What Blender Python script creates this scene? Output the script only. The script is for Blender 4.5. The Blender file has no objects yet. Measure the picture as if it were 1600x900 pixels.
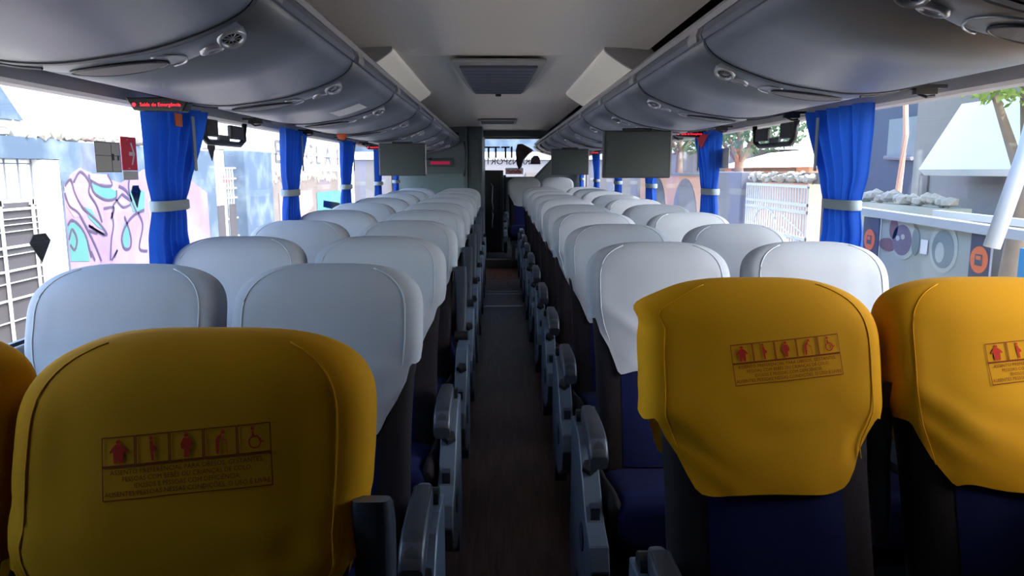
import bpy, bmesh, math, random
from mathutils import Vector, Matrix, noise
random.seed(7)
S = bpy.context.scene
COL = S.collection
PI = math.pi

# ------------------------------------------------------------------ camera, sky, sun, exposure
CAMZ = 1.36
cam_d = bpy.data.cameras.new('camera'); cam = bpy.data.objects.new('camera', cam_d); COL.objects.link(cam)
cam_d.sensor_width = 36.0; cam_d.lens = 1155/1600*36.0; cam_d.clip_start = 0.02; cam_d.clip_end = 300
cam.location = (0, 0, CAMZ)
cam.rotation_euler = (math.radians(90-9.0), 0, math.radians(-1.09))
S.camera = cam

w = bpy.data.worlds.new('sky'); S.world = w; w.use_nodes = True
nt = w.node_tree; nt.nodes.clear()
sky = nt.nodes.new('ShaderNodeTexSky'); sky.sky_type = 'NISHITA'; sky.sun_disc = False
sky.sun_elevation = math.radians(50); sky.sun_rotation = math.radians(120); sky.air_density = 1.0; sky.dust_density = 3.0
bg = nt.nodes.new('ShaderNodeBackground'); bg.inputs[1].default_value = 1.5
wo = nt.nodes.new('ShaderNodeOutputWorld')
nt.links.new(sky.outputs[0], bg.inputs[0]); nt.links.new(bg.outputs[0], wo.inputs[0])

sun_d = bpy.data.lights.new('sun', 'SUN'); sun_d.energy = 9.5; sun_d.angle = 0.01; sun_d.color = (1, .95, .87)
sun = bpy.data.objects.new('sun', sun_d); COL.objects.link(sun); sun.location = (6, 0, 12)
sun.rotation_euler = Vector((-0.45, 0.25, -1.0)).to_track_quat('-Z', 'Y').to_euler()

S.view_settings.view_transform = 'Standard'; S.view_settings.look = 'None'
S.view_settings.gamma = 1; S.view_settings.use_curve_mapping = False
S.view_settings.exposure = 0.3

# ------------------------------------------------------------------ helpers
class MB:
    def __init__(s): s.v = []; s.f = []
    def add(s, vs, fs):
        o = len(s.v); s.v += [tuple(v) for v in vs]; s.f += [tuple(i+o for i in f) for f in fs]; return s
    def box(s, x0, x1, y0, y1, z0, z1):
        vs = [(x, y, z) for x in (x0, x1) for y in (y0, y1) for z in (z0, z1)]
        return s.add(vs, [(0,1,3,2), (4,6,7,5), (0,4,5,1), (2,3,7,6), (0,2,6,4), (1,5,7,3)])
    def prism(s, poly, axis, a, b):
        n = len(poly)
        def P(p, t):
            if axis == 'y': return (p[0], t, p[1])
            if axis == 'x': return (t, p[0], p[1])
            return (p[0], p[1], t)
        vs = [P(p, a) for p in poly] + [P(p, b) for p in poly]
        fs = [tuple(range(n))[::-1], tuple(range(n, 2*n))] + [(i, (i+1) % n, (i+1) % n+n, i+n) for i in range(n)]
        return s.add(vs, fs)
    def tube(s, pts, r, n=8, caps=True, closed=False):
        pts = [Vector(p) for p in pts]; rings = []
        m = len(pts)
        rr = r if isinstance(r, (list, tuple)) else [r]*m
        up = Vector((0.13, 0.21, 1)).normalized()
        vs = []
        for i, p in enumerate(pts):
            if closed: t = pts[(i+1) % m]-pts[i-1]
            else: t = pts[min(i+1, m-1)]-pts[max(i-1, 0)]
            if t.length < 1e-9: t = Vector((0, 0, 1))
            t.normalize()
            u = up if abs(t.dot(up)) < .95 else Vector((1, 0, 0))
            a = t.cross(u).normalized(); b = t.cross(a)
            for k in range(n):
                c = 2*PI*k/n; vs.append(p+a*math.cos(c)*rr[i]+b*math.sin(c)*rr[i])
        fs = []
        for i in range(m if closed else m-1):
            j = (i+1) % m
            for k in range(n):
                fs.append((i*n+k, i*n+(k+1) % n, j*n+(k+1) % n, j*n+k))
        if caps and not closed:
            fs.append(tuple(range(n))); fs.append(tuple(range((m-1)*n, m*n))[::-1])
        return s.add(vs, fs)
    def grid(s, rows, closed=False):
        m = len(rows[0]); vs = [p for r in rows for p in r]; fs = []
        for i in range(len(rows)-1):
            for k in range(m if closed else m-1):
                l = (k+1) % m
                fs.append((i*m+k, i*m+l, (i+1)*m+l, (i+1)*m+k))
        return s.add(vs, fs)
    def disc(s, c, nrm, r, n=20, depth=0.0, r2=None):
        nrm = Vector(nrm).normalized(); c = Vector(c)
        a = nrm.orthogonal().normalized(); b = nrm.cross(a)
        ring = [a*math.cos(2*PI*k/n)+b*math.sin(2*PI*k/n) for k in range(n)]
        vs = [c+q*r for q in ring]+[c+nrm*depth+q*(r2 if r2 else r) for q in ring]
        fs = [tuple(range(n, 2*n)), tuple(range(n))[::-1]]+[(k, (k+1) % n, (k+1) % n+n, k+n) for k in range(n)]
        return s.add(vs, fs)
    def mesh(s, name, m, smooth=False):
        me = bpy.data.meshes.new(name); me.from_pydata(s.v, [], s.f); me.update()
        bm = bmesh.new(); bm.from_mesh(me); bmesh.ops.recalc_face_normals(bm, faces=bm.faces); bm.to_mesh(me); bm.free()
        if smooth:
            me.polygons.foreach_set('use_smooth', [True]*len(me.polygons))
        if m: me.materials.append(m)
        return me
    def build(s, name, m, parent=None, smooth=False, bevel=0, seg=2, loc=None):
        return link(name, s.mesh(name, m, smooth or bevel > 0), parent, bevel, seg, loc)

def link(name, me, parent=None, bevel=0, seg=2, loc=None):
    o = bpy.data.objects.new(name, me); COL.objects.link(o)
    if parent: o.parent = parent
    if loc: o.location = loc
    if bevel:
        b = o.modifiers.new('bevel', 'BEVEL'); b.width = bevel; b.segments = seg; b.limit_method = 'ANGLE'; b.angle_limit = .6
        b.harden_normals = False
        flat_wn(o)
    return o
def flat_wn(o):
    n = o.modifiers.new('wn', 'WEIGHTED_NORMAL'); n.keep_sharp = True
def tag(o, label, cat, group=None):
    o['label'] = label; o['category'] = cat
    if group: o['group'] = group
    return o
def thing(name, label, cat, loc=(0, 0, 0), group=None, rz=0):
    o = bpy.data.objects.new(name, None); COL.objects.link(o); o.location = loc; o.rotation_euler = (0, 0, rz)
    o.empty_display_size = .1
    return tag(o, label, cat, group)
def struct(o): o['kind'] = 'structure'; return o
def lab(o, l): o['label'] = l; return o
def smooth(a, b, t):
    t = max(0, min(1, (t-a)/(b-a))); return t*t*(3-2*t)
def sgnp(c, e): return math.copysign(abs(c)**e, c)
def catmull(P, k=5):
    out = []
    for i in range(len(P)-1):
        p0 = P[max(i-1, 0)]; p1 = P[i]; p2 = P[i+1]; p3 = P[min(i+2, len(P)-1)]
        for j in range(k):
            t = j/k
            out.append(tuple(.5*((2*b)+(-a+c)*t+(2*a-5*b+4*c-d)*t*t+(-a+3*b-3*c+d)*t**3) for a, b, c, d in zip(p0, p1, p2, p3)))
    out.append(tuple(P[-1])); return out

def mat(name, col, rough=.6, metal=0, noise_scale=0, amount=0, bump=0, bscale=200, col2=None, trans=0, emit=None, estr=0, spec=.5, sheen=0, ramp=None):
    m = bpy.data.materials.new(name); m.use_nodes = True; t = m.node_tree; b = t.nodes['Principled BSDF']
    b.inputs['Base Color'].default_value = (*col, 1); b.inputs['Roughness'].default_value = rough; b.inputs['Metallic'].default_value = metal
    b.inputs['Specular IOR Level'].default_value = spec
    if sheen: b.inputs['Sheen Weight'].default_value = sheen
    tc = t.nodes.new('ShaderNodeTexCoord')
    if noise_scale:
        n = t.nodes.new('ShaderNodeTexNoise'); n.inputs['Scale'].default_value = noise_scale; n.inputs['Detail'].default_value = 6
        t.links.new(tc.outputs['Object'], n.inputs['Vector'])
        mx = t.nodes.new('ShaderNodeMix'); mx.data_type = 'RGBA'
        c2 = col2 or tuple(c*(1-amount) for c in col)
        mx.inputs[6].default_value = (*col, 1); mx.inputs[7].default_value = (*c2, 1)
        if ramp:
            r = t.nodes.new('ShaderNodeMapRange'); r.inputs[1].default_value = ramp[0]; r.inputs[2].default_value = ramp[1]
            t.links.new(n.outputs[0], r.inputs[0]); t.links.new(r.outputs[0], mx.inputs[0])
        else: t.links.new(n.outputs[0], mx.inputs[0])
        t.links.new(mx.outputs[2], b.inputs['Base Color'])
    if bump:
        n2 = t.nodes.new('ShaderNodeTexNoise'); n2.inputs['Scale'].default_value = bscale; n2.inputs['Detail'].default_value = 3
        t.links.new(tc.outputs['Object'], n2.inputs['Vector'])
        bp = t.nodes.new('ShaderNodeBump'); bp.inputs['Strength'].default_value = bump; bp.inputs['Distance'].default_value = .002
        t.links.new(n2.outputs[0], bp.inputs['Height']); t.links.new(bp.outputs[0], b.inputs['Normal'])
    if emit:
        b.inputs['Emission Color'].default_value = (*emit, 1); b.inputs['Emission Strength'].default_value = estr
    if trans:
        tr = t.nodes.new('ShaderNodeBsdfTranslucent'); tr.inputs[0].default_value = (*[min(1, c*1.2) for c in col], 1)
        ms = t.nodes.new('ShaderNodeMixShader'); ms.inputs[0].default_value = trans
        out = t.nodes['Material Output']
        t.links.new(b.outputs[0], ms.inputs[1]); t.links.new(tr.outputs[0], ms.inputs[2]); t.links.new(ms.outputs[0], out.inputs[0])
    return m

def glass_mat(name, tint, refl=1.0):
    m = bpy.data.materials.new(name); m.use_nodes = True; t = m.node_tree; t.nodes.clear()
    o = t.nodes.new('ShaderNodeOutputMaterial'); a = t.nodes.new('ShaderNodeBsdfTransparent'); a.inputs[0].default_value = (*tint, 1)
    g = t.nodes.new('ShaderNodeBsdfGlossy'); g.inputs[1].default_value = .02
    f = t.nodes.new('ShaderNodeLayerWeight'); f.inputs[0].default_value = .5
    pw = t.nodes.new('ShaderNodeMath'); pw.operation = 'POWER'; pw.inputs[1].default_value = 5
    ma = t.nodes.new('ShaderNodeMath'); ma.operation = 'MULTIPLY_ADD'; ma.inputs[1].default_value = .35; ma.inputs[2].default_value = .025
    ms = t.nodes.new('ShaderNodeMixShader')
    t.links.new(f.outputs['Facing'], pw.inputs[0]); t.links.new(pw.outputs[0], ma.inputs[0]); t.links.new(ma.outputs[0], ms.inputs[0]); t.links.new(a.outputs[0], ms.inputs[1]); t.links.new(g.outputs[0], ms.inputs[2]); t.links.new(ms.outputs[0], o.inputs[0])
    return m

M = {}
M['white'] = mat('white_cover_cloth', (.43, .44, .475), .85, bump=.15, bscale=900, noise_scale=7, amount=.06, trans=.10, spec=.2)
M['white_seam'] = mat('white_seam_thread', (.46, .48, .51), .8, spec=.2)
M['yellow'] = mat('yellow_cover_cloth', (.70, .315, .003), .8, bump=.12, bscale=900, noise_scale=5, amount=.08, trans=.12, spec=.15)
M['print'] = mat('dark_print_ink', (.20, .028, .008), .8, spec=.1)
M['print_red'] = mat('red_print_ink', (.50, .035, .015), .8, spec=.1)
M['blue_fab'] = mat('blue_seat_fabric', (.005, .009, .062), .9, noise_scale=60, amount=.4, bump=.4, bscale=500, spec=.2)
M['brown_fab'] = mat('dark_bolster_fabric', (.017, .012, .014), .85, noise_scale=80, amount=.3, bump=.4, bscale=400, spec=.2)
M['dark_plastic'] = mat('dark_grey_plastic', (.022, .025, .032), .42, bump=.15, bscale=600)
M['arm_plastic'] = mat('armrest_grey_plastic', (.055, .062, .078), .33, bump=.1, bscale=500)
M['panel_plastic'] = mat('blue_grey_side_plastic', (.095, .125, .165), .4, noise_scale=6, amount=.2)
M['black'] = mat('black_plastic', (.012, .012, .014), .35)
M['bin'] = mat('blue_grey_bin_laminate', (.15, .175, .22), .42, spec=.8, noise_scale=3, amount=.06, bump=.03, bscale=300)
M['bin_band'] = mat('bin_band_grey', (.115, .13, .165), .45, noise_scale=4, amount=.06)
M['gasket'] = mat('dark_rubber_gasket', (.02, .025, .04), .5)
M['trim'] = mat('light_grey_trim', (.34, .34, .34), .45, noise_scale=5, amount=.05)
M['rail'] = mat('warm_grey_rail', (.36, .35, .36), .5, noise_scale=9, amount=.06, bump=.1, bscale=700)
M['ceil'] = mat('beige_ceiling_laminate', (.85, .79, .72), .40, noise_scale=1.5, amount=.04)
M['hatch'] = mat('hatch_blue_grey', (.085, .09, .13), .5, noise_scale=4, amount=.1)
M['cavity'] = mat('dark_cavity_foam', (.05, .05, .055), .9)
M['diffuser'] = mat('ivory_diffuser_plastic', (.78, .76, .70), .4, emit=(1, .95, .84), estr=.09)
M['teal'] = mat('teal_grey_wall_panel', (.11, .15, .16), .45, noise_scale=4, amount=.07, bump=.05, bscale=200)
M['teal_dark'] = mat('dark_teal_panel', (.055, .075, .085), .45)
M['wallfab'] = mat('grey_wall_fabric', (.09, .10, .12), .9, noise_scale=50, amount=.3)
M['curtain'] = mat('royal_blue_curtain_cloth', (.012, .085, .46), .75, noise_scale=30, amount=.15, bump=.1, bscale=300, trans=.24, spec=.3)
M['tie'] = mat('grey_tie_band', (.30, .36, .40), .8)
M['screen'] = mat('dark_screen_glass', (.045, .062, .066), .28)
M['bezel'] = mat('monitor_grey_bezel', (.05, .06, .07), .4)
M['chrome'] = mat('bright_metal', (.7, .72, .75), .2, 1)
M['silver'] = mat('silver_plastic', (.40, .43, .50), .25, .3)
M['grille'] = mat('speaker_grille', (.19, .18, .21), .6, noise_scale=260, amount=.6, bump=.6, bscale=260)
M['led'] = mat('red_led_text', (.8, .02, .03), .5, emit=(1, .02, .05), estr=2.2)
M['led_dim'] = mat('dim_red_led_text', (.5, .01, .08), .5, emit=(1, .01, .12), estr=.15)
M['orange'] = mat('orange_plastic', (.75, .14, .03), .5)
M['sign_red'] = mat('red_sign_vinyl', (.75, .03, .05), .5)
M['sign_white'] = mat('white_sign_vinyl', (.8, .8, .8), .5)
M['paper'] = mat('pale_sticker_film', (.55, .55, .53), .5)
M['steel_strip'] = mat('worn_metal_strip', (.45, .45, .46), .35, .8)
M['glass'] = glass_mat('window_glass', (.90, .93, .94))

# wood-look vinyl floor
def floor_mat():
    m = bpy.data.materials.new('brown_vinyl_floor'); m.use_nodes = True; t = m.node_tree; b = t.nodes['Principled BSDF']
    tc = t.nodes.new('ShaderNodeTexCoord'); mp = t.nodes.new('ShaderNodeMapping'); mp.inputs['Scale'].default_value = (14, 1.2, 1)
    n = t.nodes.new('ShaderNodeTexNoise'); n.inputs['Scale'].default_value = 3; n.inputs['Detail'].default_value = 8
    r = t.nodes.new('ShaderNodeValToRGB'); r.color_ramp.elements[0].position = .3; r.color_ramp.elements[0].color = (.040, .016, .010, 1)
    r.color_ramp.elements[1].position = .75; r.color_ramp.elements[1].color = (.105, .050, .034, 1)
    t.links.new(tc.outputs['Object'], mp.inputs[0]); t.links.new(mp.outputs[0], n.inputs['Vector']); t.links.new(n.outputs[0], r.inputs[0])
    t.links.new(r.outputs[0], b.inputs['Base Color']); b.inputs['Roughness'].default_value = .55; b.inputs['Specular IOR Level'].default_value = .25
    return m
M['floor'] = floor_mat()

def font_mesh(text, size, m, mirror=False, depth=0, align='CENTER'):
    cu = bpy.data.curves.new('t', 'FONT'); cu.body = text; cu.size = size; cu.align_x = align; cu.align_y = 'CENTER'; cu.resolution_u = 2; cu.extrude = depth
    o = bpy.data.objects.new('t', cu); me = bpy.data.meshes.new_from_object(o)
    bpy.data.objects.remove(o); bpy.data.curves.remove(cu)
    me.materials.clear(); me.materials.append(m)
    if mirror:
        for v in me.vertices: v.co.x = -v.co.x
    return me
def font_geo(text, size):
    me = font_mesh(text, size, None); vs = [tuple(v.co) for v in me.vertices]; fs = [tuple(p.vertices) for p in me.polygons]
    bpy.data.meshes.remove(me); return vs, fs

# ------------------------------------------------------------------ bus shell (the setting)
XC = .045                       # centre line of the racks and walls
XL, XR = XC-1.26, XC+1.26    # inner faces of the side walls
Y0, YE = -.5, 11.35           # front partition and rear wall
def rise(D): return .045*max(0, min(1, (D-3)/5.3))
ZF = [(-.6, 0), (3, 0), (8.3, .045), (10.0, .045)]
fl = MB(); rows = []
for y, z in ZF: rows.append([(XL-.03, y, z), (XR+.03, y, z)])
for r in range(len(rows)-1):
    a, b = rows[r], rows[r+1]
    fl.add([a[0], a[1], b[1], b[0], (a[0][0], a[0][1], -.12), (a[1][0], a[1][1], -.12), (b[1][0], b[1][1], -.12), (b[0][0], b[0][1], -.12)],
           [(0,1,2,3), (7,6,5,4), (0,4,5,1), (3,2,6,7), (0,3,7,4), (1,5,6,2)])
flo = struct(fl.build('floor', M['floor']))
st = MB().box(XL-.03, XR+.03, 10.0, YE, -.12, .18).build('step_block', M['dark_plastic'], flo)
for yy, zz, wd in ((7.18, .036, .035), (7.88, .042, .03), (8.05, .043, .03), (8.85, .046, .03)):
    MB().box(-.20, .31, yy, yy+wd, zz-.002, zz+.004).build('metal_strip', M['steel_strip'], flo)
MB().box(-.20, .31, 9.99, 10.01, .165, .184).build('metal_strip', M['steel_strip'], flo)

ceil = MB(); n = 14
sec = []
for i in range(n+1):
    t = -1+2*i/n; sec.append((.01+.635*t, 1.882-.012*abs(t)**6))
ceil.prism(sec+[(p[0], p[1]+.012) for p in sec[::-1]], 'y', Y0, 3.50)
ceil.prism(sec+[(p[0], p[1]+.012) for p in sec[::-1]], 'y', 3.504, 9.85)
struct(ceil.build('ceiling', M['ceil'], smooth=False))
rf = MB().box(XL-.06, XR+.06, Y0-.1, YE+.1, 2.06, 2.10)
rf.box(XL-.06, XL, Y0-.1, YE+.1, 1.58, 2.06); rf.box(XR, XR+.06, Y0-.1, YE+.1, 1.58, 2.06)
struct(rf.build('trim_1', M['cavity'])) ['label'] = 'dark roof cavity above the racks'

SILL = .92; WTOP = CAMZ+.218
for side, X, nm in ((-1, XL, 'wall_left'), (1, XR, 'wall_right')):
    a, b = (X-.06, X) if side < 0 else (X, X+.06)
    wl = struct(MB().box(a, b, Y0, YE, -.12, SILL-.02).build(nm, M['wallfab']))
    MB().box(min(X, X-side*.014), max(X, X-side*.014)+(0), Y0, YE, SILL-.02, SILL+.005).build('window_sill', M['rail'], wl, bevel=.006)
wb = MB()
wb.box(XL, -.20, YE, YE+.06, -.12, 2.06); wb.box(.95, XR, YE, YE+.06, -.12, 2.06); wb.box(-.20, .95, YE, YE+.06, -.12, 1.255); wb.box(-.20, .95, YE, YE+.06, 1.85, 2.06)
wb.prism([(.56, 1.255), (.95, 1.255), (.95, 1.66)], 'y', YE, YE+.06)
wbo = struct(wb.build('wall_back', M['teal_dark']))
struct(MB().box(-.72, .72, 9.85, 9.95, 1.80, 2.06).build('trim_2', M['teal_dark'], bevel=.02))
rwf = MB(); P = [(-.20, 1.255), (.56, 1.255), (.95, 1.66), (.95, 1.85), (-.20, 1.85)]
rwf.tube([(x, YE-.005, z) for x, z in P], .022, 6, closed=True)
rw = struct(MB().prism(P, 'y', YE+.02, YE+.026).build('window_1', M['glass']))
rwf.build('rubber_frame', M['black'], rw)
# front: unseen closed partition, set close behind the camera to dim front seats
struct(MB().box(XL, XR, Y0-.06, Y0, -.12, 2.06).build('wall_front', M['teal_dark']))

# side windows: panes, pillars, frames
def side_windows(side, X, edges, n0, yend):
    k = n0
    ys = [Y0]+edges+[yend]
    for i in range(len(ys)-1):
        a, b = ys[i]+.035, ys[i+1]-.035
        if i == 0: a = .61 if side < 0 else 1.13
        x = X+side*.035
        pn = struct(MB().box(x-.003, x+.003, a, b, SILL-.01, WTOP+.03).build('window_%d' % k, M['glass']))
        g = MB()
        for (p, q) in (((a, SILL-.005), (b, SILL-.005)), ((a, WTOP+.02), (b, WTOP+.02)), ((a, SILL), (a, WTOP+.02)), ((b, SILL), (b, WTOP+.02))):
            g.tube([(x, p[0], p[1]), (x, q[0], q[1])], .010, 6)
        g.build('rubber_frame', M['black'], pn)
        k += 1
    for j, y in enumerate(edges):
        a, b = (X-.05, X-.004) if side < 0 else (X+.004, X+.05)
        struct(MB().box(a, b, y-.035, y+.035, SILL-.02, WTOP+.05).build('trim_%d' % (k+j), M['teal_dark'], bevel=.008))
    return k+len(edges)
for q, X, ye in ((35, XL, .60), (36, XR, 1.12)): struct(MB().box(min(X, X+math.copysign(.05, X)), max(X, X+math.copysign(.05, X)), Y0, ye, SILL-.02, WTOP+.05).build('trim_%d' % q, M['teal_dark']))  # unseen solid side walls, run out to block window light on front seats
kk = side_windows(-1, XL, [(1.16+1.5*i)*1.075 for i in range(1, 5)]+[8.93], 3, 9.05)
struct(MB().box(XL-.06, XL, 8.98, YE, SILL-.02, 1.6).build('trim_30', M['teal_dark']))
side_windows(1, XR, [(1.06+1.64*i)*1.075 for i in range(1, 6)], 40, YE-.02)

# ------------------------------------------------------------------ luggage racks
SEC = catmull([(.505, .372), (.503, .350), (.508, .328), (.535, .300), (.60, .268), (.70, .235), (.80, .217), (.90, .206), (1.0, .211), (1.10, .231), (1.17, .247), (1.235, .267)], 4)
def secz(c):
    for (a, b) in zip(SEC[8:], SEC[9:]):
        if a[0] <= c <= b[0]: t = (c-a[0])/(b[0]-a[0]+1e-9); return a[1]+(b[1]-a[1])*t
    return SEC[-1][1]
def secn(c):   # downward normal of the belly in (c, Z)
    e = .01; s = (secz(c+e)-secz(c-e))/(2*e); v = Vector((s, -1)); v.normalize(); return v
def belly(side, c, y, off=0):
    nn = secn(c); return Vector((side*(c+nn.x*off), y, CAMZ+secz(c)+nn.y*off))
ORD = ['first', 'second', 'third', 'fourth', 'fifth', 'sixth', 'seventh', 'eighth', 'ninth', 'tenth', 'eleventh', 'twelfth', 'thirteenth', 'fourteenth']
_cache = {}
def cached(key, fn):
    if key not in _cache: _cache[key] = fn()
    return _cache[key]
MOD = .935
def shell_mesh(side, L):
    m = MB(); sec = [(side*c, CAMZ+z) for c, z in SEC[3:]]
    sec += [(side*1.235, CAMZ+.30), (side*1.235, CAMZ+.372), (side*.56, CAMZ+.372), (side*.515, CAMZ+.345)]
    m.prism(sec, 'y', .016, L-.004); return m.mesh('bin_shell', M['bin'], True)
def band_mesh(side, L):
    m = MB(); sec = [(side*c, CAMZ+z) for c, z in [(.515, .340), (.497, .343), (.492, .356), (.500, .378), (.520, .380)]]
    m.prism(sec, 'y', .004, L-.004); return m.mesh('bin_rail', M['bin_band'])
def gasket_mesh(side):
    m = MB(); sec = [(side*c, CAMZ+z-.0035) for c, z in SEC[2:]]+[(side*c, CAMZ+z+.012) for c, z in SEC[2:][::-1]]
    m.prism(sec, 'y', -.004, .016); return m.mesh('rubber_seam', M['gasket'])
def ridge_mesh(side):
    m = MB(); rows = []
    for c in [.555+.05*i for i in range(11)]:
        w = .075*math.sin(PI*min(1, (c-.53)/.56))**.6
        r = []
        for j in range(9):
            t = j/8; y = .028+w*2*t*1.0
            r.append(belly(side, c, y, .006*math.sin(PI*t)**.5-.001))
        rows.append(r)
    m.grid(rows); return m.mesh('service_panel', M['bin'], True)
def oval_on(side, c0, c1, y0, y1, off, n=20):
    return [belly(side, (c0+c1)/2+(c1-c0)/2*math.cos(2*PI*k/n), (y0+y1)/2+(y1-y0)/2*math.sin(2*PI*k/n), off) for k in range(n)]
def nozzle_parts(side, c, y):
    m = MB(); p = belly(side, c, y, .006); nn = secn(c); N = Vector((side*nn.x, -.35, nn.y)).normalized()
    a = N.orthogonal().normalized(); b = N.cross(a)
    rings = []
    for r, h in ((.030, -.006), (.030, .004), (.026, .012), (.021, .010), (.019, .002)):
        rings.append([p+N*h+(a*math.cos(2*PI*k/20)+b*math.sin(2*PI*k/20))*r for k in range(20)])
    m.grid(rings, True); ring = m.mesh('air_nozzle', M['silver'], True)
    m = MB(); m.disc(p+N*.001, N, .0195, 20, .002)
    v = MB()
    for k in range(10):
        d = a*math.cos(2*PI*k/10)+b*math.sin(2*PI*k/10); e = a*math.cos(2*PI*(k+.35)/10)+b*math.sin(2*PI*(k+.35)/10)
        q = p+N*.006
        v.tube([q+d*.004, q+e*.018], .0013, 4)
    v.disc(p+N*.004, N, .005, 10, .004)
    return ring, m.mesh('dark_core', M['black']), v.mesh('vanes', M['silver'])
def psu(side, root):
    p0 = link('service_panel', cached(('ridge', side), lambda: ridge_mesh(side)), root)
    def noz(i, c, y):
        a, b, c_ = cached(('noz', side, i), lambda: nozzle_parts(side, c, y))
        o = link('air_nozzle', a, root); link('dark_core', b, o); link('vanes', c_, o)
    noz(0, .585, .075)
    def lamp():
        m = MB(); rr = [oval_on(side, .610, .660, .085, .125, o, 18) for o in (.002, .012)]+[oval_on(side, .618, .652, .092, .118, .014, 18), oval_on(side, .62, .65, .094, .116, .009, 18)]
        m.grid(rr, True); m.add(rr[-1], [tuple(range(18))]); return m.mesh('reading_lamp', M['silver'], True)
    link('reading_lamp', cached(('lamp', side), lamp), root)
    def loop():
        m = MB(); pts = []
        for k in range(15):
            a = PI*.5+PI*(k/14)
            pts.append(belly(side, .735+.045*math.cos(a), .10+.055*math.sin(a), .006))
        m.tube(pts, .0025, 5); return m.mesh('moulded_arc', M['silver'], True)
    link('moulded_arc', cached(('loop', side), loop), root)
    def gr():
        m = MB(); r0 = oval_on(side, .73, .92, .055, .155, .007, 28); r1 = oval_on(side, .735, .915, .06, .15, .009, 28)
        m.grid([r0, r1], True)
        rr = [r1]
        for s in (.8, .6, .4, .2): rr.append(oval_on(side, .825-.09*s, .825+.09*s, .105-.045*s, .105+.045*s, .009, 28))
        m.grid(rr, True); m.add(rr[-1], [tuple(range(28))]); return m.mesh('speaker_grille', M['grille'], True)
    link('speaker_grille', cached(('gr', side), gr), root)
    def rim():
        m = MB(); m.tube(oval_on(side, .728, .922, .052, .158, .007, 28), .0028, 5, closed=True); return m.mesh('grille_rim', M['gasket'], True)
    link('grille_rim', cached(('rim', side), rim), root)
    def slot():
        m = MB(); m.tube([belly(side, c, .045+.01*math.sin((c-.93)*12), .005) for c in (.95, .99, 1.03, 1.07, 1.11)], .004, 5); return m.mesh('moulded_slot', M['gasket'])
    link('moulded_slot', cached(('slot', side), slot), root)
def rack(side, y_first, k0, yend, word):
    k = k0; i = 0
    while True:
        y = y_first+MOD*k
        if y >= yend-.2: break
        L = min(MOD, yend-y)
        place = 'nearest the camera' if i == 0 else '%s from the front of the bus' % ORD[i]
        t = thing('luggage_bin', 'curved blue grey overhead luggage bin on the %s, %s' % (word, place), 'luggage bin', (XC, y, 0), 'overhead luggage bins')
        link('bin_shell', cached(('shell', side, round(L, 2)), lambda: shell_mesh(side, L)), t)
        link('bin_rail', cached(('band', side, round(L, 2)), lambda: band_mesh(side, L)), t)
        link('rubber_seam', cached(('gk', side), lambda: gasket_mesh(side)), t)
        psu(side, t)
        def catch():
            return MB().prism([(side*.489, CAMZ+.341), (side*.486, CAMZ+.358), (side*.492, CAMZ+.376), (side*.50, CAMZ+.36)], 'y', .03, .12).mesh('latch_plate', M['trim'])
        link('latch_plate', cached(('catch', side), catch), t)
        k += 1; i += 1
rack(-1, 1.49, -2, 8.95, 'left'); rack(1, 2.02, -2, YE-.02, 'right')
# light trim strip along the top of each rack, and the rail over the windows
for side, nm, nm2, ye in ((-1, 'trim_31', 'trim_33', 8.95), (1, 'trim_32', 'trim_34', YE-.02)):
    s = [(XC+side*c, CAMZ+z) for c, z in [(.506, .385), (.500, .398), (.530, .428), (.560, .442), (.60, .445), (.60, .43), (.55, .385)]]
    struct(MB().prism(s, 'y', Y0, ye).build(nm, M['trim']))
    s = [(XC+side*c, CAMZ+z) for c, z in [(1.226, .264), (1.238, .224), (1.256, .216), (1.31, .216), (1.31, .30), (1.237, .29)]]
    struct(MB().prism(s, 'y', Y0, ye).build(nm2, M['rail']))

# coat hook clips below each bin joint
def clip_mesh(side):
    m = MB(); m.box(-.055, .055, -.012, .012, -.004, .006)
    m.box(-.03, .03, -.010, .010, -.020, -.002); m.tube([(-.02, 0, -.018), (0, -.01, -.028), (.025, -.004, -.024)], .004, 6)
    return m.mesh('clip_body', M['black'])
def clips(side, y_first, k0, n, word):
    for i in range(n):
        y = y_first+MOD*(k0+i)+.05
        place = ['nearest the camera', 'second from the front', 'third from the front', 'fourth from the front', 'fifth from the front', 'sixth from the front', 'seventh from the front', 'eighth from the front'][i]
        t = thing('coat_clip', 'small black clip under the %s bin edge above the window, %s' % (word, place), 'clip', (XC+side*1.13, y, CAMZ+.228), 'clips under the bin edges')
        link('clip_body', cached(('clip', side), lambda: clip_mesh(side)), t)
clips(-1, 1.49, 1, 6, 'left'); clips(1, 2.02, 0, 6, 'right')

# ------------------------------------------------------------------ ceiling hatch, ceiling light boxes
h = thing('roof_hatch', 'dark grille roof hatch with grey surround in the ceiling', 'roof hatch', (.005, 3.5, 1.872))
hw = [(-.222, 0), (.222, 0), (.215, .30), (.20, .75), (.165, 1.36), (-.165, 1.36), (-.20, .75), (-.215, .30)]
MB().prism([(x*1.0, y) for x, y in hw], 'z', -.022, -.002).build('hatch_surround', M['trim'], h, bevel=.008)
hi = [(-.185, .10), (.185, .10), (.18, .35), (.17, .75), (.145, 1.30), (-.145, 1.30), (-.17, .75), (-.18, .35)]
MB().prism(hi, 'z', -.034, -.02).build('hatch_panel', M['hatch'], h, bevel=.005)
for i in range(9):
    y = .2+.125*i; wx = .17-.025*(y/1.3)
    MB().box(-wx, wx, y, y+.010, -.036, -.033).build('louvre', M['hatch'], h)
MB().box(-.018, .018, 1.31, 1.35, -.045, -.02).build('hatch_catch', M['black'], h, bevel=.004)
h2 = thing('ceiling_vent', 'small flat vent at the far end of the ceiling', 'vent', (0, 7.6, 1.872))
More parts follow.
